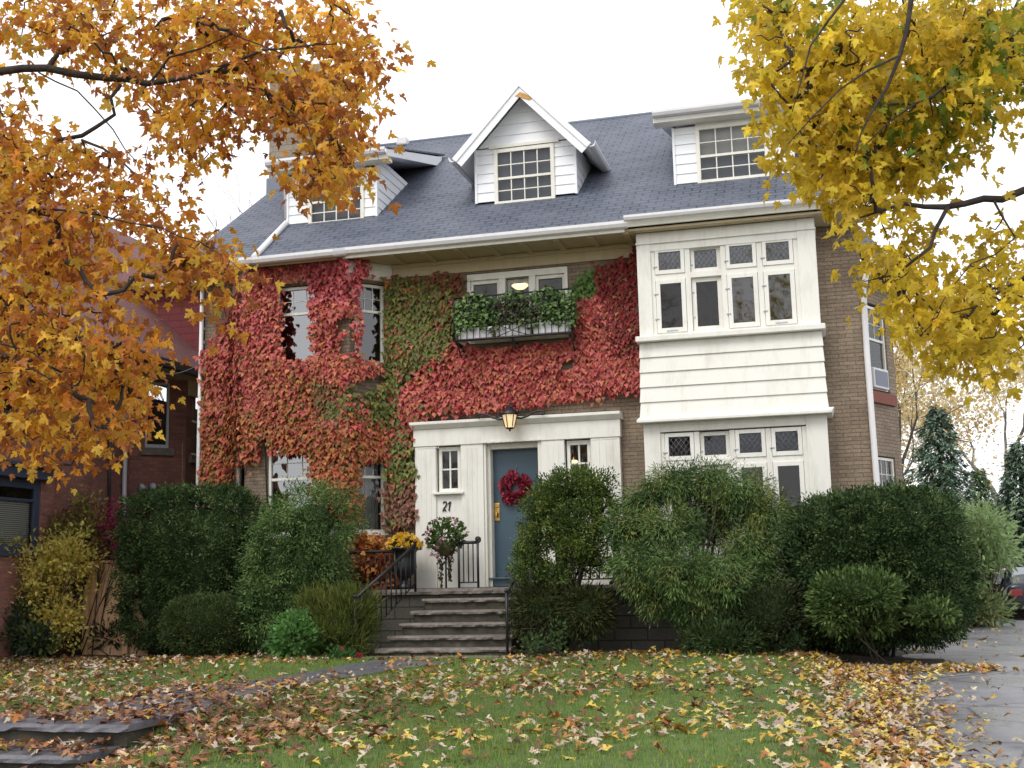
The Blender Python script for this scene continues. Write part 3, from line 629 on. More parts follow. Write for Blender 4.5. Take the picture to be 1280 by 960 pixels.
# ---- canted wing on the driveway side
w0, w1, w2 = np.array([XR, 2.6, 0]), np.array([6.92, 3.9, 0]), np.array([6.92, 6.2, 0])
u1 = (w1-w0)/np.linalg.norm(w1-w0); n1 = np.array([u1[1], -u1[0], 0]); wl_ = np.linalg.norm(w1-w0)
mb = MB(); wall_sheet(mb, w0, u1, n1, wl_, 0, 7.2, [(0.35, 1.15, 4.85, 6.6), (0.35, 1.15, 2.2, 3.6)], 0.1)
mb.poly([w1, w2, w2+EZ*7.2, w1+EZ*7.2]); mb.poly([w2, np.array([XR, 6.2, 0]), np.array([XR, 6.2, 8.5]), w2+EZ*7.2]); mb.build('wing_wall', M['brick'], H)
sash(H, w0, u1, n1, 0.36, 1.14, 4.9, 6.55, 2, 2, 0, 0.6, sill=False); sash(H, w0, u1, n1, 0.36, 1.14, 2.22, 3.58, 3, 3, 0, 0.35, sill=True)
MB().obox(w0, u1, EZ, n1, 0.42, 1.08, 4.92, 5.32, -0.05, 0.03).build('lower_sash_panel', M['planter'], H, 0.02)  # grey panel, with its face below, in the wing window's lower sash
MB().obox(w0, u1, EZ, n1, 0.47, 1.03, 4.97, 5.27, 0.031, 0.036).build('sash_panel_face', M['lead'], H)
MB().obox(w0, u1, EZ, n1, 0.2, 1.3, 4.62, 4.84, -0.02, 0.06).build('sill', M['rust'], H)
MB().prism([w0+EZ*7.2+n1*0.3-u1*0.2, w1+EZ*7.2+n1*0.35+u1*0.2, w2+EZ*7.2+EX*0.35, np.array([XR, 6.2, 8.6]), np.array([XR, 4.0, 8.6])], (0, 0, 0.06)).build('wing_roof', M['slate'], H)
gutter([w0+EZ*7.2+n1*0.34-u1*0.2, w1+EZ*7.2+n1*0.36+u1*0.2], 0.06)
# ---- entrance surround
def X_(x, y, Y=-0.15): return float(at(x, y, Y=Y)[0])
def Z_(x, y, Y=-0.15): return float(at(x, y, Y=Y)[2])
EB = 1.30; ET = 3.86   # base, underside of entablature
mb = MB()
mb.box(-1.80, -1.40, -0.15, 0, EB, ET); mb.box(-0.92, -0.50, -0.15, 0, EB, ET); mb.box(0.58, 1.00, -0.15, 0, EB, ET); mb.box(1.48, 2.0, -0.15, 0, EB, ET)
mb.box(-1.40, -0.92, -0.11, 0, EB, 2.98); mb.box(1.0, 1.48, -0.11, 0, EB, 2.98)
for x0, x1 in ((-1.74, -1.46), (-0.86, -0.58), (0.66, 0.92), (1.56, 1.92)):
    for i in range(3): x = x0+(x1-x0)*(i+0.5)/3; mb.box(x-0.018, x+0.018, -0.158, -0.152, EB+0.3, ET-0.06)
mb.build('pilaster', M['white'], H, 0.006)
mb = MB(); mb.box(-1.82, 2.02, -0.17, 0, ET, 4.17); mb.prism([(-1.84, 0, 4.17), (-1.84, -0.19, 4.17), (-1.86, -0.24, 4.22), (-1.86, -0.27, 4.25), (-1.86, -0.27, 4.30), (-1.86, 0, 4.33)], (3.90, 0, 0))
mb.box(-0.95, -0.93, -0.175, -0.15, ET, 4.168); mb.box(1.0, 1.02, -0.175, -0.15, ET, 4.168)
for i in range(8): x = -0.48+i*0.145; mb.box(x, x+0.05, -0.195, -0.17, ET+0.0, ET+0.035)
for i in range(14):
    for x in (-1.74+i*0.03, 1.5+i*0.033): mb.box(x, x+0.016, -0.16, -0.15, ET-0.045, ET-0.02)
mb.build('entablature', M['white'], H, 0.004)
mb = MB()  # door case and reveals
mb.box(-0.50, -0.455, -0.12, 0.30, EB, ET-0.0); mb.box(-0.455, -0.40, -0.02, 0.30, EB, ET); mb.box(0.51, 0.58, -0.12, 0.30, EB, ET); mb.box(-0.40, 0.51, 0.0, 0.30, 3.76, ET)
mb.build('door_case', M['cream'], H, 0.006)
d = MB().box(-0.40, 0.51, 0.16, 0.21, 1.44, 3.76).build('door', M['blue'], H)
MB().box(-0.41, 0.53, 0.0, 0.24, 1.302, 1.44).box(-0.46, 0.55, -0.06, 0.05, 1.43, 1.46).build('threshold', M['blue'], d, 0.006)
mb = MB(); hx, hz = X_(621.5, 640, 0.16), Z_(621.5, 640, 0.16)
mb.box(hx-0.05, hx+0.05, 0.145, 0.16, hz-0.16, hz+0.16); mb.tube([(hx, 0.15, hz-0.02), (hx, 0.09, hz-0.02), (hx+0.0, 0.08, hz-0.1)], 0.018, 8); mb.lathe([(0.0, 0), (0.03, 0.0), (0.03, 0.02), (0, 0.02)], (hx, 0.14, hz+0.08), 12)
mb.build('handle', M['brass'], d, 0.004)
def side_light(x0, x1):
    mb = MB(); z0, z1 = 3.02, 3.84; 
    mb.box(x0, x0+0.06, -0.06, 0.06, z0, z1).box(x1-0.06, x1, -0.06, 0.06, z0, z1).box(x0+0.06, x1-0.06, -0.06, 0.06, z0, z0+0.06).box(x0+0.06, x1-0.06, -0.06, 0.06, z1-0.08, z1)
    c = (x0+x1)/2; mb.box(c-0.014, c+0.014, -0.035, 0.03, z0+0.06, z1-0.08); mb.box(x0+0.06, x1-0.06, -0.033, 0.028, (z0+z1)/2-0.014, (z0+z1)/2+0.014)
    w = mb.build('window', M['white'], H, 0.004)
    MB().poly([(x0+0.05, 0.0, z0+0.05), (x1-0.05, 0, z0+0.05), (x1-0.05, 0, z1-0.06), (x0+0.05, 0, z1-0.06)]).build('pane', M['glass'], w)
    MB().box(x0-0.08, x1+0.08, -0.2, -0.0, 2.97, 3.015).build('sill', M['white'], w, 0.006)
side_light(-1.37, -0.95); side_light(1.03, 1.46)
# ---- porch slab, stone porch wall and steps
po = thing('stone_porch', 'dark rubble stone porch with flagstone edge in front of the white entrance', 'porch', (0, -0.5, 0.2))
PX0, PX1 = -3.1, 3.6
MB().box(PX0, PX1, -0.93, -0.66, 0.1, 1.199).box(-1.6, 0.6, -0.90, -0.005, 0.1, 1.198).build('wall', M['porchwall'], po)
rough_slab(MB(), PX0-0.05, PX1+0.05, -1.0, -0.004, 1.20, 1.295, 0.02, 80).build('floor', M['stone'], po)
sp = thing('stone_steps', 'flight of six weathered stone steps up to the blue front door', 'steps', (-0.5, -1.8, 0.2))
zs = [1.13, 0.94, 0.745, 0.555, 0.375]
for i, z in enumerate(zs):
    y0 = -1.26-0.29*i; xl, xr = -1.30-0.10*i, 0.36+0.05*i
    rough_slab(MB(), xl, xr, y0-0.03, y0+0.30, z-0.062, z, 0.018, 44).build('tread', M['stone'], sp)
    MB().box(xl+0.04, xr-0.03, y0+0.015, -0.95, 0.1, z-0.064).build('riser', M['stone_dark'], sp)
rough_slab(MB(), -1.95, 0.62, -2.85, -2.4, 0.18, 0.262, 0.018, 44).build('tread', M['stone'], sp)
# ================================================================ NEIGHBOURING HOUSE
NB = thing('brick_house', 'dark red brick house with pinkish red shingle roof and blue trim beyond the hedge', 'house', (-8.5, 0, 0.2))
NX, C1 = -8.5, np.array([-7.68, 1.92, 0]); C0 = np.array([NX, 1.10, 0])
ze_n = float(at(200, 452, X=-7.3)[2])
def ypx(x, X): return float(at(x, 600, X=X)[1])
def zpx(x, y, X): return float(at(x, y, X=X)[2])
yA, yB = ypx(-75, NX), ypx(52, NX)
mb = MB(); UN, NN_ = np.array([0, 1.0, 0]), np.array([1.0, 0, 0]); A0 = np.array([NX, -9.0, 0])
u_ = lambda y: y+9.0
zw1, zw0 = zpx(40, 600, NX), zpx(40, 692, NX); zu1, zu0 = zpx(20, 400, NX), zpx(20, 520, NX)
wall_sheet(mb, A0, UN, NN_, u_(1.10), -0.1, ze_n+0.1, [(u_(yA), u_(yB), zw0, zw1), (u_(yA), u_(ypx(20, NX)), zu0, zu1)], 0.12)
uB = np.array([s2, s2, 0]); nB = np.array([s2, -s2, 0]); LB = float(np.linalg.norm(C1-C0))
def ub(px):  # distance along the canted wall of a pixel column
    r = ray(px, 560); den = r[0]*uB[1]-r[1]*uB[0]; dlt = C0-CAM
    return float((r[1]*dlt[0]-r[0]*dlt[1])/den)
def zb_(px, py):
    p = C0+uB*ub(px); r = ray(px, py); t = (p[1]-CAM[1])/r[1]; return float(CAM[2]+t*r[2])
wu0, wu1, wz0, wz1 = ub(181), ub(211), zb_(196, 560), zb_(196, 478)
wall_sheet(mb, C0, uB, nB, LB, -0.1, ze_n+0.1, [(wu0, wu1, wz0, wz1)], 0.1)
cy0, cy1 = ypx(238, C1[0]), ypx(253, C1[0]); cz0, cz1 = zpx(246, 570, C1[0]), zpx(246, 492, C1[0])
wall_sheet(mb, C1, UN, NN_, 9.0, -0.1, ze_n+0.1, [(cy0-C1[1], cy1-C1[1], cz0, cz1)], 0.1)
mb.poly([(NX, -9, -0.1), (NX, -9, ze_n), (-17, -9, ze_n), (-17, -9, -0.1)])
mb.build('wall', M['redbrick'], NB)
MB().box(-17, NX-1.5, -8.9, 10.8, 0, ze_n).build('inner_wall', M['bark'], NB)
# roof with deep eave
rn = (-7.25, ze_n); rp = (-13.0, ze_n+5.2)
roof_slab([(rn[0], -9.4, rn[1]), (rn[0], 11, rn[1]), (rp[0], 11, rp[1]), (rp[0], -9.4, rp[1])], ((rp[1]-rn[1]), 0, rn[0]-rp[0])).build('roof', M['redroof'], NB)
roof_slab([(-19, -9.4, rn[1]), (rp[0], -9.4, rp[1]), (rp[0], 11, rp[1]), (-19, 11, rn[1])], (-(rp[1]-rn[1]), 0, 6.0)).build('roof', M['redroof'], NB)
MB().poly([(NX, -9, ze_n), (-13, -9, ze_n+4.9), (-17, -9, ze_n)]).build('wall', M['redbrick'], NB)
MB().box(-8.6, -7.27, -9.3, 10.9, ze_n-0.10, ze_n-0.04).build('soffit', M['soffit'], NB)
MB().box(-7.68+0.005, -7.6, 1.95, 10, ze_n-0.42, ze_n-0.10).box(NX, NX+0.05, -9, 1.1, ze_n-0.35, ze_n-0.1).build('frieze', M['soffit'], NB)
MB().box(-7.27, -7.12, -9.4, 11, ze_n-0.12, ze_n+0.06).build('gutter', M['darkgutter'], NB, 0.02)
# dormer
dy = 2.85; dxf = -7.95; sl_n = (rp[1]-rn[1])/(rn[0]-rp[0]); zr = lambda x: ze_n+(rn[0]-x)*sl_n
dt = float(at(200, 362, Y=dy)[2])
dw0, dw1 = float(at(247, 425, X=dxf)[2]), float(at(247, 388, X=dxf)[2])
mb = MB(); xb = rn[0]-(dt-ze_n)/sl_n
mb.poly([(dxf, dy, zr(dxf)), (dxf, dy, dt), (xb, dy, dt)]); wall_sheet(mb, (dxf, dy, 0), UN, NN_, 1.9, zr(dxf), dt, [(0.08, 0.9, dw0, dw1)], 0.08)
mb.poly([(dxf, dy+1.9, zr(dxf)), (xb, dy+1.9, dt), (dxf, dy+1.9, dt)])
nd = mb.build('dormer', M['redside'], NB)
MB().box(xb-0.3, dxf+0.3, dy-0.3, dy+2.2, dt+0.003, dt+0.07).build('roof_edge', M['siding'], nd)
MB().prism([(xb-0.3, dy-0.28, dt+0.08), (dxf+0.28, dy-0.28, dt+0.08), (xb-0.3, dy+0.95, dt+1.1)], (0, 0, 0.01)).build('roof', M['redroof'], nd)
sash(NB, (dxf, dy, 0), UN, NN_, 0.08, 0.9, dw0, dw1, 0, 2, 0, 0.5)
# windows
sash(NB, C0, uB, nB, wu0, wu1, wz0, wz1, 0, 2, 0, 0.04, 'steel', 0.06, None, False, 0.05)
MB().obox(C0, uB, EZ, nB, wu0-0.1, wu1+0.1, wz0-0.16, wz0-0.003, -0.1, 0.08).build('sill', M['stone'], NB, 0.01)
sash(NB, C1, UN, NN_, cy0-C1[1], cy1-C1[1], cz0, cz1, 0, 2, 0, 0.55, 'white', 0.06, None, False)
MB().poly([(C1[0]-0.2, cy0, cz0), (C1[0]-0.2, cy1, cz0), (C1[0]-0.2, cy1, cz1), (C1[0]-0.2, cy0, cz1)]).build('blind', M['wood'], NB)
MB().obox(C1, UN, EZ, NN_, cy0-C1[1]-0.1, cy1-C1[1]+0.1, cz0-0.18, cz0-0.003, -0.1, 0.08).build('sill', M['stone'], NB, 0.01)
sash(NB, A0, UN, NN_, u_(yA), u_(yB), zw0, zw1, 0, 2, 0, 0.72, 'bluetrim', 0.05, None, True, 0.16)
mb = MB()
for i in range(22):
    z = zw0+0.16+(zw1-zw0)*0.6*i/22; mb.obox((NX-0.16, yA, 0), UN, EZ, NN_, 0.1, yB-yA-0.12, z, z+0.024, 0.0, 0.03)
mb.build('blind', M['blind'], NB)
MB().obox(A0, UN, EZ, NN_, u_(yA)-0.3, u_(yB)+0.12, zw1+0.003, zw1+0.2, -0.02, 0.16).obox(A0, UN, EZ, NN_, u_(yA)-0.3, u_(yB)+0.16, zw1+0.203, zw1+0.27, -0.02, 0.26).build('window_hood', M['bluetrim'], NB, 0.01)
sash(NB, A0, UN, NN_, u_(yA), u_(ypx(20, NX)), zu0, zu1, 0, 2, 0, 0.5, 'bluetrim', 0.05, None, False, 0.08)
MB().obox(A0, UN, EZ, NN_, u_(yA)-0.2, u_(ypx(42, NX)), zu0-0.14, zu0-0.003, -0.05, 0.1).build('sill', M['stone'], NB, 0.01)
yp = ypx(74, NX); MB().box(NX-0.02, NX+0.14, yp-0.13, yp+0.1, 0, ze_n).build('brick_pier', M['redbrick'], NB)
pipe([at(158, 500, X=NX+0.1), at(153, 720, X=NX+0.1), (NX+0.1, ypx(153, NX), 0.4)], 0.045, 'steel', parent=NB)
pipe([at(138, 470, X=NX+0.05), at(136, 700, X=NX+0.05)], 0.03, 'darkgutter', parent=NB)
lp = at(190, 611, Y=1.35); fl = thing('floodlight', 'small twin floodlight on the red brick wall above the hedge', 'light', lp)
MB().box(lp[0]-0.1, lp[0]+0.1, lp[1]+0.0, lp[1]+0.1, lp[2]-0.06, lp[2]+0.06).build('bracket', M['darkgutter'], fl)
for s in (-1, 1): MB().tube([lp+np.array([s*0.08, 0, 0]), lp+np.array([s*0.12, -0.12, 0.02]), lp+np.array([s*0.14, -0.2, 0.03])], [0.03, 0.05, 0.075], 12).build('lamp_head', M['steel'], fl)
mb = MB(); w_a, w_b = at(168, 452, X=-7.3), at(256, 452, Y=-0.1)
mb.tube([w_a+(w_b-w_a)*t-EZ*0.25*math.sin(math.pi*t) for t in np.linspace(0, 1, 12)], 0.011, 6)
tag(mb.build('utility_cable', M['darkgutter']), 'thin dark cable strung between the two houses under the red eave', 'cable')
# tan wooden gate and fence between the houses
fg = thing('wooden_fence', 'tan vertical board fence with a gate between the two houses', 'fence', (-8.0, 0.2, 0.2))
FY = -1.25; f0, f1 = at(107, 812, Y=FY), at(176, 812, Y=FY); ztop = float(at(130, 705, Y=FY)[2]); mb = MB(); x = f0[0]
while x < f1[0]:
    mb.box(x, x+0.135, FY, FY+0.025, 0.15, ztop+rng.normal()*0.003); mb.box(x+0.115, x+0.16, FY-0.018, FY-0.001, 0.15, ztop-0.01); x += 0.14
mb.build('board_panel', M['wood'], fg)
MB().box(f0[0], f1[0], FY-0.04, FY+0.065, ztop+0.012, ztop+0.06).box(f0[0], f1[0], FY+0.03, FY+0.07, 0.5, 0.6).build('rail', M['wood'], fg, 0.005)
for px_ in (109, 160): q = at(px_, 812, Y=FY); MB().box(q[0]-0.05, q[0]+0.05, FY-0.11, FY-0.02, 0.1, ztop+0.1).build('post', M['wood'], fg, 0.006)
q = at(163, 745, Y=FY); MB().box(q[0]-0.05, q[0]+0.10, FY-0.145, FY-0.115, q[2]-0.35, q[2]+0.05).build('hinge_plate', M['oldwood'], fg)

# ================================================================ METALWORK AND THINGS ON THE HOUSE
def scroll(mb, c, r, turns=1.4, a0=0, U=EX, V=EZ, rad=0.008, sgn=1):
    pts = []
    for i in range(26):
        t = i/25; a = a0+sgn*turns*2*math.pi*t; rr = r*(1-0.8*t); pts.append(np.array(c)+np.array(U)*rr*math.cos(a)+np.array(V)*rr*math.sin(a))
    mb.tube(pts, rad, 5); return mb
# wrought-iron railings
def railing(label, p0, p1, h0, h1, nbal, group='black iron railings', foot0=0.06, foot1=0.06, scrolls=False, curl=False, post=0.022):
    """p0,p1: points along the bottom; top rail h above them"""
    p0, p1 = np.array(p0, float), np.array(p1, float); r = thing('iron_railing', label, 'railing', p0, group)
    MB().tube([p0+EZ*h0, p1+EZ*h1], 0.028, 8).build('top_rail', M['iron'], r)
    MB().tube([p0+EZ*0.09, p1+EZ*0.09], 0.012, 8).build('bottom_rail', M['iron'], r)
    for p, h, f in ((p0, h0, foot0), (p1, h1, foot1)):
        MB().tube([p-EZ*f, p+EZ*(h+0.03)], post, 8).lathe([(0, 0), (post*1.5, 0.01), (post*1.5, 0.04), (0, 0.055)], p+EZ*(h+0.02), 10).build('post', M['iron'], r)
    for i in range(1, nbal+1):
        t = i/(nbal+1); p = p0+(p1-p0)*t; h = h0+(h1-h0)*t; mb = MB().tube([p+EZ*0.09, p+EZ*h], 0.0115, 6)
        if scrolls and i % 2: scroll(mb, p+EZ*0.22+EX*0.05, 0.06); scroll(mb, p+EZ*0.22-EX*0.05, 0.06, sgn=-1, a0=math.pi); scroll(mb, p+EZ*(h-0.16)+EX*0.05, 0.05)
        mb.build('baluster', M['iron'], r)
    if curl: scroll(MB(), p1+EZ*(h1+0.05), 0.06, 1.2, -1.57, rad=0.016).build('finial', M['iron'], r)
    return r
L0_, L1_ = at(395, 745, Y=-0.9), at(494, 745, Y=-0.9)
railing('long black iron railing on the porch wall left of the urn', (L0_[0], -0.9, 1.31), (L1_[0], -0.9, 1.31), float(at(450, 690, Y=-0.9)[2])-1.31, float(at(450, 690, Y=-0.9)[2])-1.31, 15)
railing('black iron handrail sloping down the left side of the steps', (-1.93, -2.72, 0.27), (-1.47, -1.12, 1.31), 0.90, 0.74, 11)
rb, rt_ = at(634, 798, Y=-2.6), at(648, 735, Y=-1.1)
railing('black iron handrail on the right of the steps beside the rounded yew', (rb[0], -2.6, 0.38), (rt_[0]+0.12, -1.1, 1.31), float(at(634, 742, Y=-2.6)[2])-0.38, 0.30+float(at(646, 718, Y=-1.1)[2])-1.41, 8)
q0, q1 = at(574, 736, Y=-0.8), at(598, 736, Y=-0.8)
railing('short black railing with a curled end beside the door under the flower basket', (q0[0], -0.8, 1.30), (q1[0], -0.8, 1.30), float(at(590, 678, Y=-0.8)[2])-1.30, float(at(590, 678, Y=-0.8)[2])-1.30, 3, curl=True)
q0, q1 = at(664, 735, Y=-0.9), at(838, 735, Y=-0.9)
railing('black iron railing with scrollwork on the porch behind the rounded yew', (q0[0], -0.9, 1.31), (q1[0], -0.9, 1.31), 0.85, 0.85, 15, scrolls=True)
q = at(769, 737, Y=-1.05); z0 = 1.30
tag(MB().lathe([(0.0, 0), (0.14, 0), (0.14, 0.05), (0.08, 0.09), (0.06, 0.2), (0.09, 0.26), (0.07, 0.34), (0.055, 0.5), (0.09, 0.6), (0.10, 0.66), (0.05, 0.74), (0.02, 0.82), (0, 0.84)], (q[0], -0.82, z0), 18).build('iron_pedestal', M['iron']), 'turned black iron pedestal on the porch between the two green bushes', 'pedestal')
# balcony: iron window-box guard
bz0 = float(at(640, 421, Y=-0.5)[2]); bz1 = float(at(640, 367, Y=-0.5)[2]); bx0, bx1 = -0.90, 1.28
bg_ = thing('window_balcony', 'black wrought iron balcony guard under the lit upper window', 'balcony', (0.2, -0.3, bz0))
for z, nm, r_ in ((bz1, 'top_rail', 0.017), (bz0, 'bottom_rail', 0.022)):
    MB().tube([(bx0, -0.02, z), (bx0, -0.5, z), (bx1, -0.5, z), (bx1, -0.02, z)], r_, 8).build(nm, M['iron'], bg_)
for i in range(19):
    x = bx0+(bx1-bx0)*i/18; mb = MB().tube([(x, -0.5, bz0), (x, -0.5, bz1)], 0.008 if 0 < i < 18 else 0.016, 6)
    if i % 2 == 1 and i not in (9,): scroll(mb, (x, -0.512, bz0+0.2), 0.055, 0.5, math.pi, sgn=1)
    mb.build('baluster', M['iron'], bg_)
mb = MB()
for s in (-1, 1): mb.tube([(0.19-s*0.28, -0.515, bz0+0.02), (0.19, -0.515, bz0+0.12), (0.19+s*0.28, -0.515, bz0+0.24)], 0.008, 5)
mb.build('cross_bars', M['iron'], bg_)
for x in (bx0+0.03, 0.19, bx1-0.03):
    MB().tube([(x, -0.5, bz0), (x, -0.46, bz0-0.06), (x, -0.02, bz0-0.06), (x, -0.02, bz0-0.34), (x, -0.1, bz0-0.3), (x, -0.4, bz0-0.06)], 0.016, 6).build('bracket', M['iron'], bg_)
for i in range(3):
    xa = bx0+0.05+i*0.70; o = MB().prism([(xa+0.02, -0.45, bz0+0.03), (xa+0.65, -0.45, bz0+0.03), (xa+0.67, -0.47, bz0+0.23), (xa, -0.47, bz0+0.23)], (0, 0.26, 0)).build('planter_box', M['planter'], None, 0.012)
    tag(o, ['white planter box at the left end of the balcony guard', 'white planter box in the middle of the balcony guard', 'white planter box at the right end of the balcony guard'][i], 'planter', 'white planter boxes on the balcony')
# lantern on its scrolled bracket
lc = at(637, 523, Y=-0.42); k = 1/75.0
la = thing('wall_lantern', 'black iron lantern glowing above the blue front door', 'lantern', lc)
mb = MB()
def hexr(r, z): return [lc+np.array([r*math.cos(a), r*math.sin(a), z]) for a in np.arange(6)*math.pi/3+0.3]
z_ = [(0.165, 0.10), (0.175, 0.075), (0.15, 0.07)]
mb.lathe([(0.0, 0.27), (0.02, 0.25), (0.03, 0.22), (0.05, 0.20), (0.09, 0.16), (0.165, 0.085), (0.165, 0.065), (0.12, 0.06), (0, 0.06)][::-1], lc, 6)
mb.lathe([(0, -0.235), (0.02, -0.225), (0.012, -0.2), (0.075, -0.185), (0.085, -0.165), (0, -0.16)], lc, 6)
mb.build('cap', M['iron'], la)
t_, b_ = hexr(0.135, 0.062), hexr(0.082, -0.165); mb = MB()
for p, q in zip(b_, t_): mb.tube([p, q], 0.009, 5)
mb.build('cage', M['iron'], la)
t_, b_ = hexr(0.128, 0.06), hexr(0.076, -0.163); mb = MB()
for i in range(6): mb.poly([b_[i], b_[(i+1) % 6], t_[(i+1) % 6], t_[i]])
mb.build('glass', M['lampglass'], la)
MB().lathe([(0, -0.08), (0.03, -0.06), (0.04, -0.01), (0.02, 0.03), (0, 0.04)], lc, 10).build('bulb', M['glow'], la)
mb = MB(); zb2 = lc[2]+0.20
mb.tube([lc+EZ*0.26, (lc[0], -0.2, lc[2]+0.3), (lc[0], -0.0, lc[2]+0.22)], 0.014, 6)
for s in (-1, 1):
    pts = [np.array([lc[0]+s*x, -0.36, lc[2]+z]) for x, z in ((0.06, 0.02), (0.2, -0.0), (0.33, 0.04), (0.44, 0.10), (0.56, 0.12), (0.62, 0.1), (0.62, 0.05), (0.57, 0.05))]
    mb.tube(pts, 0.02, 6); scroll(mb, (lc[0]+s*0.22, -0.36, lc[2]+0.09), 0.06, 1.2, 0, rad=0.013, sgn=s)
mb.tube([(lc[0]-0.1, -0.36, lc[2]+0.03), (lc[0], -0.06, lc[2]+0.14), (lc[0]+0.1, -0.36, lc[2]+0.03)], 0.01, 6)
mb.build('bracket', M['iron'], la)
pl_ = bpy.data.lights.new('lantern_light', 'POINT'); pl_.energy = 3; pl_.color = (1, 0.7, 0.4); pl_.shadow_soft_size = 0.05
po_ = bpy.data.objects.new('lantern_light', pl_); COL.objects.link(po_); po_.location = lc+np.array([0, -0.0, -0.1])
# lamps seen through windows
for (px_, py_, Yd, lb, s) in ((650, 357, 1.6, 'glowing ceiling lamp seen through the upper balcony window', 1.0), (717, 577, 1.2, 'small lit lamp glimpsed through the window right of the door', 0.55)):
    c = at(px_, py_, Y=Yd); t = thing('ceiling_lamp', lb, 'lamp', c)
    MB().lathe([(0, -0.07*s), (0.1*s, -0.06*s), (0.17*s, 0), (0.1*s, 0.05*s), (0, 0.06*s)], c, 16).build('lamp_shade', M['glow'], t)
    MB().tube([c+EZ*0.06*s, c+EZ*0.5*s], 0.012, 6).build('stem', M['brass'], t)
# house number
def stroke_number():
    c = at(560, 633, Y=-0.118); h = 0.17; mb = MB()
    two = [(-0.11, 0.06), (-0.09, 0.085), (-0.05, 0.085), (-0.03, 0.05), (-0.05, 0.0), (-0.09, -0.05), (-0.10, -0.075), (-0.06, -0.06), (-0.025, -0.08)]
    one = [(0.0, 0.04), (0.03, 0.075), (0.045, 0.085), (0.035, 0.0), (0.03, -0.07), (0.05, -0.085)]
    for st_ in (two, one): mb.tube([c+np.array([x*0.9+z*0.12, -0.006, z]) for x, z in st_], [0.010]+[0.014]*(len(st_)-2)+[0.009], 6)
    tag(mb.build('house_number', M['iron']), 'black wrought numerals 21 on the white panel under the small window', 'sign')
stroke_number()
# wreath
wc = at(644, 610, Y=0.12); n = 900
th = rng.uniform(0, 2*math.pi, n); ph = rng.uniform(0, 2*math.pi, n); rr = 0.085*np.sqrt(rng.uniform(0.3, 1, n))
keep = rng.uniform(size=n) < (0.75+0.35*np.sin(3*th+1))
lump = 1+0.22*np.sin(5*th)
dirr = np.c_[np.cos(th)*np.cos(ph), -np.abs(np.sin(ph))*0.8, np.sin(th)*np.cos(ph)]
pos = wc+np.c_[np.cos(th), np.zeros(n), np.sin(th)]*0.195+dirr*(rr*lump)[:, None]
wr = thing('wreath', 'deep red leafy wreath hanging on the blue front door', 'wreath', wc)
leaves('foliage', pos[keep], (dirr+0.7*rdir(n)+np.c_[-np.sin(th), 0*th, np.cos(th)]*0.5)[keep], unit(dirr+np.array([0, -1, 0])+0.4*rdir(n))[keep], rng.uniform(0.05, 0.085, keep.sum()), pick([(0.32, 0.02, 0.05), (0.22, 0.015, 0.04), (0.40, 0.04, 0.07), (0.14, 0.01, 0.025)], keep.sum()), OVAL, M['petal'], wr)
MB().tube([wc+np.array([math.cos(a)*0.195, 0.02, math.sin(a)*0.195]) for a in np.linspace(0, 2*math.pi, 30)], 0.03, 8).build('ring', M['twig'], wr)
MB().tube([wc+EZ*0.23, wc+EZ*0.42+np.array([0.03, 0.02, 0])], 0.006, 5).build('hanger', M['lead'], wr)
# ================================================================ PLANTS
def tuft_cloud(blobs, n, K, sig, ln, wd, cols, w_out=1.0, w_up=0.3, w_rand=0.6, w_rad=0.5, tmpl=SLIV, cvar=0.25, inner=0.72, seed=0, zmin=0.17, lump=0.10, bend=0.25, flat=0.5):
    """foliage of tufts set through the outer shell of superellipsoid masses (centre, radii, exponent)"""
    vol = np.array([(b[1][0]*b[1][2]+b[1][0]*b[1][1]+b[1][1]*b[1][2]) for b in blobs]); share = vol/vol.sum()
    P_, D_, N_, C_, L_ = [], [], [], [], []
    for bi, (c, r, pw) in enumerate(blobs):
        k = max(6, int(K*share[bi])); m = max(1, int(n*share[bi]/k))
        d = rdir(k); f = (np.abs(d)**pw).sum(1)**(-1/pw)
        base = d*f[:, None]; lm = 1+lump*snoise(base*np.array(r)*1.0+np.array(c), 3.2, seed+bi)
        s = rng.uniform(inner, 1.02, k)*lm
        cp = np.array(c)+base*np.array(r)*s[:, None]
        nn_ = unit(np.sign(d)*np.abs(base)**(pw-1)/np.array(r))
        cc = pick(cols, k)
        off = rng.normal(size=(k, m, 3))*sig
        p = cp[:, None]+off
        dd = w_out*nn_[:, None]+w_rad*unit(off)+w_rand*rdir(k*m).reshape(k, m, 3)+np.array([0, 0, w_up])
        P_.append(p.reshape(-1, 3)); D_.append(unit(dd).reshape(-1, 3)); N_.append((nn_[:, None]*flat+rdir(k*m).reshape(k, m, 3)+np.array([0, 0, 0.5])).reshape(-1, 3))
        C_.append((cc[:, None]*rng.uniform(1-cvar, 1+cvar, (k, m, 1))).reshape(-1, 3))
    p, d, nn_, c = map(np.vstack, (P_, D_, N_, C_)); kp = p[:, 2] > zmin
    return p[kp], d[kp], nn_[kp], c[kp]
def B(cx, cy, rx, ry, Y, dep, pw=2.4):
    c = at(cx, cy, Y=Y); s = np.dot(c-CAM, _f2)/F
    return (c, (rx*s, dep, ry*s), pw)
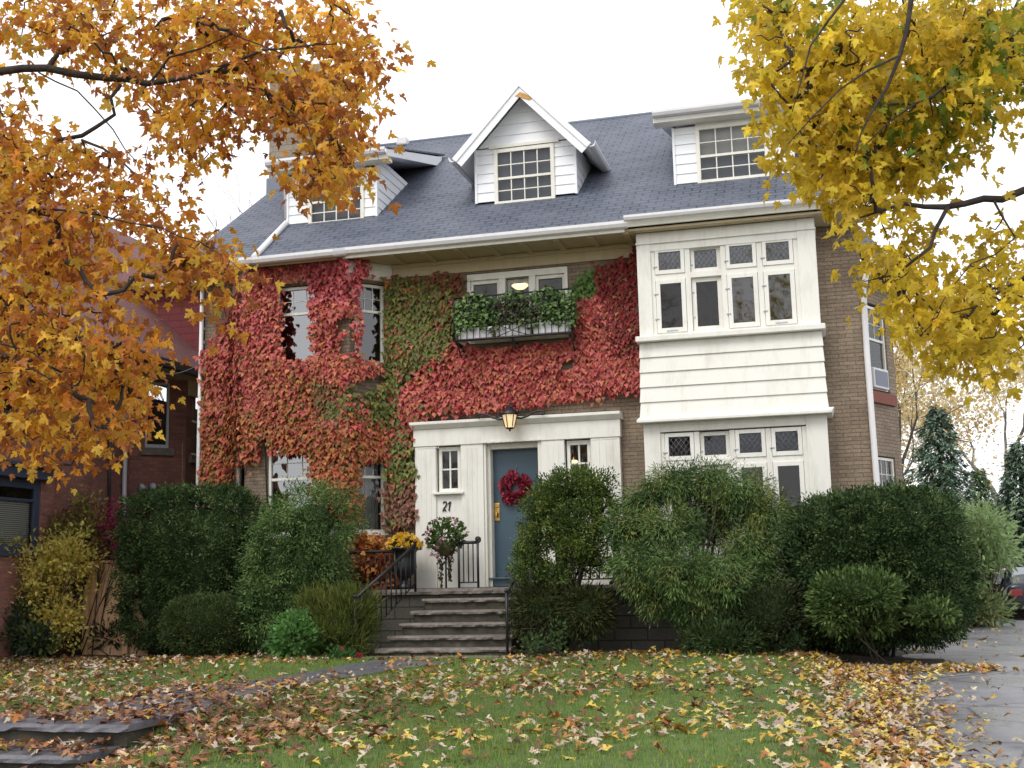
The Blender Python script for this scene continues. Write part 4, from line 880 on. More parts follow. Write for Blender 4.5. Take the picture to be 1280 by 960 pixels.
def shrub(name, label, cat, blobs, n, K, sig, ln, wd, cols, group=None, stems=5, stem_r=0.03, core=0.6, material='needle', tmpl=SLIV, gz_=0.2, **kw):
    c0 = np.array(blobs[0][0]); xm = np.mean([b[0][0] for b in blobs]); ym = np.mean([b[0][1] for b in blobs])
    t = thing(name, label, cat, (xm, ym, gz_), group)
    p, d, nn_, c = tuft_cloud(blobs, n, K, sig, ln, wd, cols, tmpl=tmpl, **kw)
    leaves('foliage', p, d, nn_, rng.uniform(0.7, 1.3, len(p))*ln, c, tmpl, M[material], t, width=wd/ln/float(np.ptp(tmpl[0][:, 0])))
    mb = MB()
    for i in range(stems):
        b = blobs[i % len(blobs)]; e = np.array(b[0])+rng.uniform(-0.45, 0.45, 3)*np.array(b[1]); a = np.array([xm+rng.normal()*0.1, ym+rng.normal()*0.08, gz_-0.08])
        mid = (a+e)/2+np.array([rng.normal()*0.06, rng.normal()*0.06, 0]); mb.tube([a, mid, e], [stem_r, stem_r*0.8, stem_r*0.3], 6)
        for _ in range(3):
            e2 = e+rng.normal(size=3)*np.array(b[1])*0.5; mb.tube([mid, (mid+e2)/2+rng.normal(size=3)*0.04, e2], [stem_r*0.5, stem_r*0.35, stem_r*0.15], 5)
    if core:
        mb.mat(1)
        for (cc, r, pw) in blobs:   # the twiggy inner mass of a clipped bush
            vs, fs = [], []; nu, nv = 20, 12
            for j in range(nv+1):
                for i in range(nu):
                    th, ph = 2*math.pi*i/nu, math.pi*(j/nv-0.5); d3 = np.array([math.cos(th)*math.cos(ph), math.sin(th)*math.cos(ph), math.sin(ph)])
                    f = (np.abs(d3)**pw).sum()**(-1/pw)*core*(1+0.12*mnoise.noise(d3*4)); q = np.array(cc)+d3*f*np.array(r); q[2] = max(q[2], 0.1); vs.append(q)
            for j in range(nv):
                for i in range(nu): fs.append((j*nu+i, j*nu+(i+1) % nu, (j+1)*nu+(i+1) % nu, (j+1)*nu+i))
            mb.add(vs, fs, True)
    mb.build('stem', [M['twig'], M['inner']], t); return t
YEW = [(0.044, 0.080, 0.026), (0.030, 0.058, 0.020), (0.062, 0.10, 0.034), (0.10, 0.145, 0.05), (0.024, 0.045, 0.016)]
YEWL = [(0.12, 0.175, 0.04), (0.08, 0.125, 0.03), (0.175, 0.22, 0.055), (0.05, 0.085, 0.024)]
CYP = [(0.105, 0.18, 0.055), (0.07, 0.13, 0.04), (0.17, 0.245, 0.08), (0.045, 0.085, 0.028)]
shrub('yew_hedge', 'tall boxy dark green clipped yew hedge in front of the ivy corner', 'hedge', [B(243, 712, 81, 98, -1.1, 0.95, 5)], 76000, 2600, 0.04, 0.058, 0.022, YEW, 'clipped yews', core=0.74, lump=0.06, inner=0.88, w_up=0.35, w_rad=1.1, w_out=0.6)
shrub('yew_bush', 'low rounded dark yew bush at the foot of the boxy hedge', 'bush', [B(257, 781, 48, 33, -2.35, 0.55, 2.8)], 22000, 1000, 0.036, 0.045, 0.018, [(0.045, 0.078, 0.026), (0.06, 0.09, 0.03), (0.085, 0.11, 0.036)], 'clipped yews', core=0.72, lump=0.05, inner=0.88, w_up=0.5)
shrub('false_cypress', 'feathery green false cypress with a round top in front of the lower bay window', 'bush', [B(388, 655, 62, 52, -1.5, 0.75, 2.3), B(358, 700, 48, 60, -1.8, 0.6, 2.2), B(340, 765, 45, 50, -1.9, 0.6, 2.2), B(400, 730, 40, 50, -1.7, 0.6, 2.2)], 46000, 800, 0.065, 0.07, 0.014, CYP, None, core=0.45, w_out=0.7, w_up=-0.3, w_rad=0.9, lump=0.2, inner=0.68)
shrub('juniper', 'spiky yellow green juniper beside the stone steps', 'bush', [B(425, 785, 42, 46, -2.5, 0.5, 2.2), B(447, 768, 22, 28, -2.4, 0.3, 2), B(395, 765, 18, 28, -2.4, 0.3, 2)], 9000, 420, 0.05, 0.16, 0.012, [(0.10, 0.12, 0.025), (0.07, 0.095, 0.02), (0.13, 0.14, 0.03)], None, core=0.5, w_out=0.5, w_up=0.9, lump=0.2, inner=0.4)
shrub('leafy_plant', 'small bright green leafy plant left of the spiky juniper', 'plant', [B(369, 797, 29, 28, -3.0, 0.35, 2.2)], 1500, 350, 0.05, 0.075, 0.05, [(0.13, 0.29, 0.08), (0.10, 0.23, 0.06), (0.18, 0.35, 0.10)], None, core=0, stems=6, stem_r=0.008, material='leaf', tmpl=OVAL, w_up=0.2, inner=0.5)
shrub('geranium_plant', 'small leafy plant with two red flowers at the foot of the juniper', 'plant', [B(428, 822, 22, 9, -3.2, 0.2, 2)], 320, 90, 0.04, 0.07, 0.05, [(0.08, 0.18, 0.05), (0.06, 0.13, 0.04)], None, core=0, stems=4, stem_r=0.006, material='leaf', tmpl=OVAL, inner=0.3)
for (fx, fy) in ((427, 812), (449, 820)):
    pass
shrub('yew_topiary', 'rounded yellow green yew pruned in cloud shapes in front of the door', 'bush', [B(cx_, cy_, rx_, ry_, y_, dd_, 2.2) for cx_, cy_, rx_, ry_, y_, dd_ in ((720, 612, 48, 27, -1.9, 0.5), (685, 634, 33, 24, -2.0, 0.4), (745, 637, 26, 26, -1.9, 0.35), (712, 654, 44, 20, -2.1, 0.45), (668, 672, 25, 20, -2.1, 0.35), (722, 682, 36, 14, -2.1, 0.4), (660, 704, 21, 20, -2.2, 0.3), (690, 717, 24, 15, -2.2, 0.3), (744, 704, 24, 12, -2.0, 0.3))], 38000, 640, 0.055, 0.048, 0.022, YEWL, None, core=0.40, lump=0.26, inner=0.62, w_rad=1.0, stem_r=0.05, stems=8, w_up=0.35)
shrub('yew_bush', 'loose dark yew bush under the rounded topiary right of the steps', 'bush', [B(680, 762, 40, 32, -2.2, 0.5, 2.3), B(735, 765, 34, 30, -2.2, 0.5, 2.3)], 11000, 700, 0.07, 0.1, 0.018, [(0.05, 0.06, 0.02), (0.035, 0.045, 0.016), (0.07, 0.075, 0.026)], None, core=0.55, lump=0.25, inner=0.55, w_up=0.1)
shrub('thread_cypress', 'large drooping thread leaf cypress in front of the lower right bay windows', 'bush', [B(cx_, cy_+8, rx_*0.88, ry_*0.86, y_, 0.38, 2.2) for cx_, cy_, rx_, ry_, y_ in ((802, 616, 27, 19, -2.1), (845, 597, 40, 25, -2.0), (888, 593, 36, 22, -1.9), (925, 612, 38, 26, -2.0), (958, 638, 27, 30, -2.0), (790, 652, 34, 30, -2.4), (838, 655, 38, 26, -2.5), (890, 642, 44, 34, -1.7), (940, 677, 42, 34, -2.3), (800, 702, 34, 34, -2.6), (850, 706, 44, 34, -2.8), (905, 716, 46, 36, -2.7), (955, 722, 28, 34, -2.3), (870, 748, 44, 26, -2.5), (822, 738, 30, 26, -2.5))], 80000, 900, 0.075, 0.08, 0.012, CYP+[(0.17, 0.20, 0.06)], None, core=0.55, w_out=0.6, w_up=-0.5, w_rad=0.8, lump=0.22, inner=0.60, stem_r=0.05, stems=9)
shrub('yew_hedge', 'big dark green rounded yew hedge beside the driveway', 'hedge', [B(1095, 708, 108, 92, -1.6, 1.25, 4)], 95000, 2300, 0.05, 0.062, 0.024, YEW, 'clipped yews', core=0.72, lump=0.11, inner=0.85, w_up=0.35, w_rad=1.1, w_out=0.6)
shrub('boxwood_bush', 'lighter green low spreading bush in front of the big yew hedge', 'bush', [B(1072, 742, 54, 25, -3.0, 0.6, 2.4), B(1045, 764, 27, 22, -3.05, 0.45, 2.2), B(1088, 772, 30, 16, -2.85, 0.4, 2.2), B(1165, 765, 28, 10, -2.9, 0.3, 2.2)], 9000, 1100, 0.05, 0.075, 0.028, [(0.075, 0.125, 0.036), (0.05, 0.085, 0.026), (0.11, 0.165, 0.048)], None, stems=3, stem_r=0.012, core=0.7, lump=0.15, inner=0.75, tmpl=OVAL)
shrub('yew_bush', 'small dark rounded bush between the thread cypress and the yew hedge', 'bush', [B(962, 765, 46, 40, -2.5, 0.55, 2.4)], 8000, 700, 0.05, 0.07, 0.018, [(0.04, 0.055, 0.02), (0.055, 0.07, 0.028), (0.03, 0.04, 0.016)], 'clipped yews', core=0.75, lump=0.12, inner=0.8)
shrub('juniper', 'low flat green juniper under the thread cypress', 'bush', [B(902, 800, 46, 22, -2.8, 0.45, 2.2)], 4500, 420, 0.05, 0.1, 0.018, [(0.05, 0.085, 0.03), (0.035, 0.06, 0.02), (0.07, 0.10, 0.035)], None, core=0.6, lump=0.15, inner=0.6)
shrub('weed_plant', 'weedy green tuft on the bed edge right of the steps', 'plant', [B(665, 808, 18, 14, -3.0, 0.2, 2), B(695, 800, 12, 26, -2.95, 0.15, 2)], 420, 90, 0.04, 0.06, 0.03, [(0.09, 0.17, 0.06), (0.06, 0.12, 0.04), (0.13, 0.18, 0.06)], None, core=0, stems=6, stem_r=0.005, material='leaf', tmpl=OVAL, inner=0.1)
shrub('weed_plant', 'spindly green weed in front of the small dark bush', 'plant', [B(992, 802, 12, 16, -2.9, 0.15, 2)], 260, 60, 0.04, 0.06, 0.03, [(0.07, 0.12, 0.05), (0.05, 0.09, 0.035)], None, core=0, stems=4, stem_r=0.005, material='leaf', tmpl=OVAL, inner=0.1)
shrub('orange_shrub', 'orange red leafy creeper mound behind the porch railing', 'bush', [B(462, 712, 34, 42, -0.55, 0.3, 2.3)], 2200, 400, 0.05, 0.10, 0.08, [(0.60, 0.24, 0.06), (0.55, 0.16, 0.07), (0.62, 0.34, 0.09), (0.40, 0.12, 0.05)], None, core=0, stems=5, stem_r=0.012, material='ivy', tmpl=IVY, gz_=1.3, zmin=1.31, w_up=-0.5, inner=0.5)
# left garden: yellow shrub, burning bush, perennials
YEL = [(0.78, 0.62, 0.16), (0.82, 0.68, 0.22), (0.66, 0.58, 0.16), (0.52, 0.50, 0.13)]
shrub('spirea_bush', 'loose golden yellow leafed shrub in front of the red brick house', 'bush', [B(55, 725, 55, 52, -1.9, 0.7, 2.2), B(85, 697, 42, 40, -1.9, 0.6, 2.2), B(72, 775, 46, 36, -2.0, 0.5, 2.2), B(8, 740, 40, 48, -2.0, 0.6, 2.2), B(14, 690, 18, 20, -1.9, 0.2, 2)], 8000, 520, 0.10, 0.08, 0.04, YEL, None, core=0, stems=22, stem_r=0.013, material='leaf', tmpl=OVAL, lump=0.45, inner=0.12, w_up=0.1, w_out=0.5)
shrub('spindle_bush', 'tall thin olive green shrub with dark stems behind the yellow shrub', 'bush', [B(112, 668, 34, 40, -1.4, 0.4, 2), B(105, 640, 14, 28, -1.4, 0.3, 2), B(85, 665, 25, 30, -1.4, 0.4, 2)], 3000, 420, 0.09, 0.075, 0.04, [(0.28, 0.30, 0.07), (0.40, 0.37, 0.09), (0.2, 0.19, 0.06), (0.26, 0.09, 0.08)], None, core=0, stems=5, stem_r=0.018, material='leaf', tmpl=OVAL, lump=0.2, inner=0.1, w_out=0.4)
shrub('burning_bush', 'magenta red leafed shrub against the red brick wall', 'bush', [B(138, 655, 22, 34, -1.25, 0.3, 2), B(150, 688, 12, 22, -1.25, 0.2, 2), B(58, 660, 14, 10, -1.3, 0.2, 2)], 800, 170, 0.09, 0.075, 0.035, [(0.42, 0.03, 0.14), (0.5, 0.05, 0.2), (0.3, 0.03, 0.07)], None, core=0, stems=6, stem_r=0.014, material='leaf', tmpl=OVAL, lump=0.2, inner=0.1, w_out=0.4)
shrub('perennial_plant', 'low green and blue grey perennials at the left lawn edge', 'plant', [B(15, 795, 40, 22, -2.4, 0.4, 2.2), B(48, 800, 26, 18, -2.4, 0.35, 2.2), B(25, 770, 20, 18, -2.3, 0.3, 2)], 1700, 260, 0.07, 0.12, 0.045, [(0.06, 0.10, 0.05), (0.09, 0.15, 0.05), (0.16, 0.2, 0.06), (0.06, 0.07, 0.06)], None, core=0, stems=6, stem_r=0.008, material='leaf', tmpl=OVAL, inner=0.2)
shrub('rhododendron_bush', 'small dark green rhododendron in front of the tan fence', 'bush', [B(140, 795, 24, 18, -1.2, 0.3, 2)], 420, 110, 0.05, 0.12, 0.04, [(0.03, 0.055, 0.03), (0.045, 0.075, 0.035), (0.06, 0.08, 0.05)], None, core=0, stems=5, stem_r=0.01, material='leaf', tmpl=OVAL, inner=0.2)
# flowers: geraniums, urn of mums, hanging basket
def blooms(name, parent, centers, r, cols, per=14, tm=OVAL):
    centers = np.array(centers); n = len(centers); d = rdir(n*per); p = np.repeat(centers, per, 0)+d*r*0.3
    return leaves(name, p, d+np.array([0, -0.25, 0.45]), rdir(n*per)+d, rng.uniform(0.7, 1.2, n*per)*r, np.repeat(pick(cols, n), per, 0), tm, M['petal'], parent, width=0.8)
for (fx, fy, lb) in ((427, 812, 'red geranium bloom nearer the juniper'), (449, 820, 'red geranium bloom nearer the stone steps')):
    c = at(fx, fy, Y=-3.2); t = thing('geranium_flower', lb, 'flower', c, 'red geranium blooms')
    blooms('petals', t, c+rng.normal(size=(6, 3))*0.018, 0.035, [(0.5, 0.02, 0.06), (0.42, 0.02, 0.05)]); MB().tube([c, c-EZ*0.18], 0.005, 5).build('stem', M['moss'], t)
uc = at(506, 740, Y=-0.7); uz = 1.297
tag(MB().lathe([(0, 0), (0.15, 0), (0.15, 0.06), (0.07, 0.10), (0.06, 0.17), (0.10, 0.2), (0.19, 0.28), (0.22, 0.38), (0.20, 0.5), (0.19, 0.6), (0.24, 0.68), (0.29, 0.70), (0.29, 0.73), (0.22, 0.73), (0.2, 0.66), (0, 0.64)], (uc[0], -0.7, uz), 28).build('garden_urn', M['iron']), 'black cast iron urn at the top of the steps holding yellow flowers', 'urn')
cm = np.array([uc[0], -0.7, uz+0.70]); n = 170; d = rdir(n); d[:, 2] = np.abs(d[:, 2]); pos = cm+d*np.array([0.33, 0.3, 0.27])*rng.uniform(0.85, 1.03, (n, 1))
t = thing('chrysanthemum', 'mound of yellow orange chrysanthemums in the black urn', 'flowers', cm)
blooms('flowers', t, pos, 0.035, [(0.85, 0.56, 0.04), (0.80, 0.46, 0.03), (0.88, 0.66, 0.14)], 16)
d2 = rdir(500); d2[:, 2] = np.abs(d2[:, 2])-0.12; leaves('foliage', cm+d2*np.array([0.28, 0.26, 0.2])*rng.uniform(0.6, 1, (500, 1)), d2+0.5*rdir(500), rdir(500)+d2, 0.06, pick([(0.04, 0.07, 0.02), (0.06, 0.1, 0.03)], 500), OVAL, M['leaf'], t)
hb = at(557, 680, Y=-0.72); t = thing('flower_basket', 'basket of pink flowers and trailing leaves beside the short railing', 'flowers', hb)
MB().lathe([(0, -0.22), (0.1, -0.2), (0.17, -0.08), (0.19, 0.02), (0.17, 0.03), (0, 0.0)], hb, 16).build('basket', M['moss'], t)
n = 900; d = rdir(n); d[:, 2] = d[:, 2]*0.9+0.15; p = hb+EZ*0.1+d*np.array([0.36, 0.28, 0.34])*rng.uniform(0.45, 1.02, (n, 1))
leaves('foliage', p, d+0.8*rdir(n)-EZ*0.2, rdir(n)+d, rng.uniform(0.05, 0.09, n), pick([(0.09, 0.16, 0.04), (0.06, 0.12, 0.03), (0.14, 0.2, 0.06)], n), OVAL, M['leaf'], t)
d = rdir(60); p = hb+EZ*0.1+d*np.array([0.40, 0.31, 0.37]); blooms('blossoms', t, p[p[:, 1] < hb[1]+0.1], 0.04, [(0.55, 0.2, 0.32), (0.6, 0.3, 0.42), (0.45, 0.12, 0.25)], 8)
for dx, ln, r_ in ((-0.09, 0.62, 0.035), (0.07, 0.5, 0.025)):
    n = 140; tt = rng.uniform(0, 1, n); p = hb+np.c_[dx+rng.normal(size=n)*r_*(1.2-tt), rng.normal(size=n)*r_, -0.12-tt*ln]
    leaves('trailing_foliage', p, -EZ+0.6*rdir(n), rdir(n), 0.05, pick([(0.06, 0.07, 0.03), (0.09, 0.09, 0.03)], n), OVAL, M['leaf'], t)
MB().tube([hb-EZ*0.2, np.array([hb[0], hb[1], 1.3])], 0.018, 6).build('stand', M['iron'], t)
# plants in the balcony boxes
n = 2600; lo, hi = np.array([bx0-0.02, -0.56, bz0+0.16]), np.array([bx1+0.06, -0.22, bz1+0.03]); p = rng.uniform(lo, hi, (n, 3)); p[:, 2] += 0.05*np.sin(p[:, 0]*9)
pv = thing('ivy_plant', 'green trailing ivy filling the iron balcony under the upper window', 'plant', (0.2, -0.4, bz0+0.2))
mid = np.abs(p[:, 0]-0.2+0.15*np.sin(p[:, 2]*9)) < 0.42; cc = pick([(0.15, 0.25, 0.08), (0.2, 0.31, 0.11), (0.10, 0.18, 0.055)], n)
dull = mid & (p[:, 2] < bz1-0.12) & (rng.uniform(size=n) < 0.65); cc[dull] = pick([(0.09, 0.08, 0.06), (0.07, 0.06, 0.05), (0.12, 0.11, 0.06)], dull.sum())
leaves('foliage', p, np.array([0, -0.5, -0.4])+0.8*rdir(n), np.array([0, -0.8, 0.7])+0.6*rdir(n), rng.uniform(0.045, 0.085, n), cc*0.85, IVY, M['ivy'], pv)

# ---- climbing vines on the brick: leaves laid on the real wall surfaces
WSEG = [(np.array([XL, 0, 0]), cl0), (cl0, b0), (b0, b1), (b1, cr1), (cr1, np.array([2.5, 0, 0]))]
def wall_hit(px):
    r = rays(px); best = np.full(len(px), 1e9); nrm = np.zeros((len(px), 3))
    for a, b in WSEG:
        u = b-a; n = np.array([u[1], -u[0], 0]); n /= np.linalg.norm(n); t = ((a-CAM)@n)/(r@n)
        p = CAM+r*t[:, None]; s = ((p-a)@u)/(u@u); ok = (s >= -0.001) & (s <= 1.001) & (t > 0) & (t < best) & ((r@n) < 0)
        best[ok] = t[ok]; nrm[ok] = n
    return CAM+r*np.where(best < 1e8, best, 0)[:, None], nrm, best < 1e8
WIN = [[(523, 536), (778, 516), (778, 735), (525, 735)], [(484, 346), (585, 338), (700, 328), (796, 318), (796, 300), (484, 320)], [(356, 352), (391, 352), (393, 448), (358, 452)], [(446, 352), (478, 352), (476, 452), (449, 452)], [(344, 568), (390, 566), (390, 665), (345, 665)], [(446, 580), (474, 580), (476, 668), (448, 668)],
       [(424, 398), (440, 393), (440, 412), (425, 424)], [(425, 428), (440, 420), (442, 440), (420, 446)], [(440, 474), (470, 466), (482, 476), (448, 494), (436, 490)], [(328, 548), (342, 548), (344, 620), (322, 620)], [(698, 452), (728, 448), (722, 462), (702, 466)], [(582, 338), (712, 330), (712, 372), (582, 376)],
       [(575, 425), (715, 412), (716, 424), (640, 434), (600, 436)]]
R_ = [(0.47, 0.095, 0.085), (0.54, 0.145, 0.125), (0.35, 0.055, 0.05), (0.50, 0.175, 0.09)]
O_ = [(0.42, 0.12, 0.05), (0.36, 0.085, 0.04), (0.40, 0.17, 0.05), (0.22, 0.12, 0.04)]
G_ = [(0.15, 0.18, 0.045), (0.115, 0.15, 0.038), (0.21, 0.21, 0.055), (0.22, 0.15, 0.07)]
K_ = [(0.22, 0.03, 0.03), (0.28, 0.04, 0.035), (0.17, 0.025, 0.025), (0.20, 0.07, 0.04)]
def vcol(px, kind):
    n = len(px); x, y = px[:, 0], px[:, 1]; z = np.c_[x, y, 0*x]/40.0; nz = snoise(z, 1.0, 5)
    c = pick(R_, n)
    if kind == 'bay':
        o = ((y-455)/90+nz*0.8+rng.normal(size=n)*0.35) > 0.55; c[o] = pick(O_, o.sum())
        p2 = (x > 385) & (y < 380); c[p2] = pick([(0.48, 0.095, 0.10), (0.55, 0.15, 0.15), (0.38, 0.06, 0.065)], p2.sum())
        g = (x > 395) & (y > 480) & (y < 535) & (nz+rng.normal(size=n)*0.3 > -0.1); c[g] = pick([(0.2, 0.1, 0.045), (0.25, 0.12, 0.05), (0.14, 0.11, 0.04)], g.sum())
    elif kind == 'green':
        c = pick(G_, n); o = ((370-y)/40+(x-540)/60+nz*0.6+rng.normal(size=n)*0.4 > 0.6); c[o] = pick([(0.20, 0.075, 0.04), (0.15, 0.10, 0.04), (0.24, 0.08, 0.045)], o.sum())
        o = rng.uniform(size=n) < 0.10+0.25*(nz > 0.45); c[o] = pick(R_+O_, o.sum())
        o = (y > 600) & (nz+rng.normal(size=n)*0.4 > 0); c[o] = pick([(0.28, 0.12, 0.09), (0.2, 0.1, 0.06)], o.sum())
    else:
        k = ((x-690)/60+(400-y)/45+nz*0.5+rng.normal(size=n)*0.3 > 1.1); c[k] = pick(K_, k.sum())  # shade under the eave put into the leaf colour as dark maroon
        k = (x < 560) & (nz+rng.normal(size=n)*0.3 > 0.1); c[k] = pick(O_, k.sum())
        k = (x < 640) & (nz*0.7+rng.normal(size=n)*0.4+(560-x)/90 > 0.75); c[k] = pick(G_, k.sum())
        k = (x > 715) & (x < 748) & (y < 372); c[k] = pick([(0.09, 0.17, 0.04), (0.12, 0.2, 0.05)], k.sum())
    return c
def vine(label, polys, kind, per, stems):
    t = thing('climbing_vine', label, 'vine', (float(at(*stems[0][0], Y=-0.1)[0]), -0.1, 0.3), 'climbing vines on the brick')
    P_, N_, X_s = [], [], []
    for poly in polys:
        px = sample_poly(poly, int(area(poly)*per)); px = px+rng.normal(size=px.shape)*rng.choice([1.5, 7.0], (len(px), 1), p=[0.8, 0.2]); ok = np.ones(len(px), bool)
        for w in WIN: ok &= ~inpoly(px[:, 0], px[:, 1], w)
        edge = snoise(np.c_[px/28.0, 0*px[:, :1]], 1.0, 9); ok &= edge > -0.92
        px = px[ok]; p, n, h = wall_hit(px); P_.append(p[h]); N_.append(n[h]); X_s.append(px[h])
    p, n, px = map(np.vstack, (P_, N_, X_s)); m = len(p)
    lay = 0.03+0.06*(1+snoise(p, 2.6, 3))+rng.uniform(0, 0.10, m); p = p+n*lay[:, None]+np.cross(n, EZ)*(rng.normal(size=m)*0.05)[:, None]
    nz_c = (np.abs(p[:, 0]-BAY['x1']) < 0.12) & (p[:, 1] < -0.4); n = np.where(nz_c[:, None], unit(NR+FN), n); p[nz_c] += unit(NR+FN)*0.03
    leaves('foliage', p, -EZ*0.9+n*0.45+0.42*rdir(m), n*0.9+EZ*0.55+0.30*rdir(m), rng.uniform(0.05, 0.118, m), vcol(px, kind), IVY, M['ivy'], t, bend=0.5)
    mb = MB()
    for st_ in stems:
        q, nn_, h = wall_hit(np.array(st_, float)); mb.tube([a+b*0.02 for a, b, c in zip(q, nn_, h) if c], 0.014, 6)
    mb.build('stem', M['twig'], t)
vine('red climbing vine covering the left corner and bay around the windows', [
    [(316, 338), (415, 323), (450, 322), (452, 345), (440, 352), (395, 354), (352, 358), (318, 350)],
    [(312, 342), (352, 352), (356, 455), (348, 500), (345, 565), (300, 585), (298, 605), (258, 610), (254, 450), (290, 400)],
    [(392, 350), (447, 345), (444, 400), (446, 440), (472, 455), (470, 468), (445, 480), (392, 470)],
    [(345, 445), (472, 458), (462, 472), (408, 500), (405, 530), (402, 565), (345, 568)],
    [(395, 525), (470, 527), (484, 545), (480, 572), (446, 580), (447, 655), (430, 650), (392, 610), (390, 566)],
    [(312, 345), (330, 345), (334, 500), (310, 560), (298, 540)], [(398, 495), (445, 500), (470, 530), (400, 535)]], 'bay', 0.25,
    [[(335, 640), (332, 560), (338, 480), (330, 400), (325, 350)], [(415, 660), (418, 580), (420, 500), (418, 420), (415, 360)], [(270, 640), (275, 560), (285, 480)]])
vine('olive green climbing vine between the left bay and the white entrance', [
    [(480, 350), (575, 346), (584, 385), (566, 400), (566, 432), (530, 460), (505, 478), (500, 520), (515, 545), (522, 600), (516, 655), (480, 662), (479, 580), (488, 545), (470, 528), (405, 522), (408, 505), (440, 482), (472, 462), (478, 440)], [(480, 400), (560, 380), (560, 440), (500, 470)]], 'green', 0.25,
    [[(500, 665), (498, 600), (500, 520), (510, 440), (520, 370)], [(492, 660), (490, 560), (470, 500), (430, 510)]])
vine('crimson climbing vine above the entrance and below the balcony', [
    [(566, 432), (600, 438), (715, 425), (722, 385), (712, 372), (742, 338), (790, 325), (800, 305), (808, 330), (806, 488), (742, 496), (640, 512), (545, 517), (520, 535), (512, 560), (494, 540), (496, 505), (512, 478), (540, 455)], [(745, 345), (800, 330), (803, 480), (720, 480), (720, 400)]], 'red', 0.25,
    [[(512, 640), (508, 560), (540, 490), (620, 470), (700, 450), (760, 400), (780, 340)], [(620, 500), (640, 450)]])
# ================================================================ FOREGROUND MAPLES
def maple(label, trunk_px, d_trunk, limbs, polys, drange, cols, per, lsize, seed, droop=0.6, colf=None, shift=0):
    r = np.random.default_rng(seed); base = at(*trunk_px, d=d_trunk); base[2] = 0.0
    t = thing('maple_tree', label, 'tree', base, None); mb = MB(); nodes = []
    top = at(limbs[0][0][0]-0, limbs[0][0][1], d=d_trunk); crown_top = np.array([base[0], base[1], 6.5])
    mb.tube([base-EZ*0.2, base+EZ*0.4, base+EZ*2.2+np.array([0.05, 0, 0]), crown_top, crown_top+EZ*2.5], [0.36, 0.27, 0.22, 0.16, 0.05], 14)
    for li, lb in enumerate(limbs):
        pts = [at(x, y, d=d-0.75) for x, y, d, _ in lb]; rs = [w*0.72 for *_, w in lb]
        if lb[0][0] < -20 or lb[0][0] > 1300: 
            pts = [np.array([base[0], base[1], min(max(pts[0][2]-0.9, 1.8), 6.0)])]+pts; rs = [rs[0]*1.5]+rs
        dense = []; dr = []
        for a, b, ra, rb_ in zip(pts[:-1], pts[1:], rs[:-1], rs[1:]):
            k = max(2, int(np.linalg.norm(b-a)/0.18))
            for i in range(k): f = i/k; dense.append(a+(b-a)*f+r.normal(size=3)*0.012); dr.append(ra+(rb_-ra)*f)
        dense.append(pts[-1]); dr.append(rs[-1]); mb.tube(dense, dr, 7); nodes += list(zip(dense, dr))
    cl_ = []; dens = []
    for poly, mult in polys:
        k = int(area(poly)/(1150 if mult < 0.55 else 520)*mult)+1; px = sample_poly(poly, k)+np.array([shift, 0]); dd = r.uniform(*drange, k)
        cl_ += [at(x, y, d=d) for (x, y), d in zip(px, dd)]
    C_ = np.array(cl_); N0 = np.array([n[0] for n in nodes]); P = list(N0); dist = np.full(len(C_), 1e9); par = np.zeros(len(C_), int)
    for i, p in enumerate(P):
        d = np.linalg.norm(C_-p, axis=1); m = d < dist; dist[m] = d[m]; par[m] = i
    todo = set(range(len(C_))); order = []; left = np.ones(len(C_), bool)
    while left.any():
        i = int(np.argmin(np.where(left, dist, 1e9))); left[i] = False; order.append((i, par[i])); P.append(C_[i]); j = len(P)-1
        d = np.linalg.norm(C_-C_[i], axis=1)*1.04; m = left & (d < dist); dist[m] = d[m]; par[m] = j
    kids = np.zeros(len(P)); idx = {}
    for k, (i, pa) in enumerate(order): idx[len(N0)+k] = (i, pa)
    for j in range(len(P)-1, len(N0)-1, -1): kids[j] += 1; kids[idx[j][1]] += kids[j]
    tw = mb
    for j in range(len(N0), len(P)):
        i, pa = idx[j]; a, b = P[pa], P[j]; rr = min(0.0035*math.sqrt(kids[j])+0.001, 0.02); mid = (a+b)/2+r.normal(size=3)*0.06*np.linalg.norm(b-a)*1.2-EZ*0.03
        tw.tube([a, (a+mid)/2+r.normal(size=3)*0.01, mid, (mid+b)/2+r.normal(size=3)*0.01, b], [rr*1.2, rr*1.1, rr, rr*0.85, rr*0.65], 5, False)
    tw.build('trunk', M['bark'], t)
    m = per; n = len(C_)*m; off = r.normal(size=(len(C_), m, 3))*np.array([0.13, 0.15, 0.10]); p = (C_[:, None]+off).reshape(-1, 3)
    cc = np.repeat(pick(cols, len(C_)), m, 0); alt = rng.uniform(size=n) < 0.45; cc[alt] = pick(cols, alt.sum()); cc = cc*rng.uniform(0.8, 1.2, (n, 1))
    if colf: cc = colf(p, cc)
    dd = off.reshape(-1, 3)*2.2+0.55*rdir(n)-EZ*droop; nn_ = rdir(n)*0.8+EZ*0.7+unit(CAM-p)*0.35
    leaves('crown', p, dd, nn_, r.uniform(*lsize, n), cc, MAPLE, M['leaf'], t, bend=0.7, cvar=0.1)
    # petioles
    k = r.choice(n, int(n*0.5), False); own = np.repeat(C_, m, 0)[k]; tp = MB()
    return t
OR = [(0.72, 0.37, 0.045), (0.76, 0.44, 0.05), (0.66, 0.29, 0.04), (0.54, 0.20, 0.04), (0.78, 0.52, 0.08), (0.42, 0.15, 0.04)]
YE = [(0.72, 0.55, 0.045), (0.78, 0.61, 0.055), (0.66, 0.47, 0.04), (0.80, 0.57, 0.055), (0.60, 0.43, 0.04)]
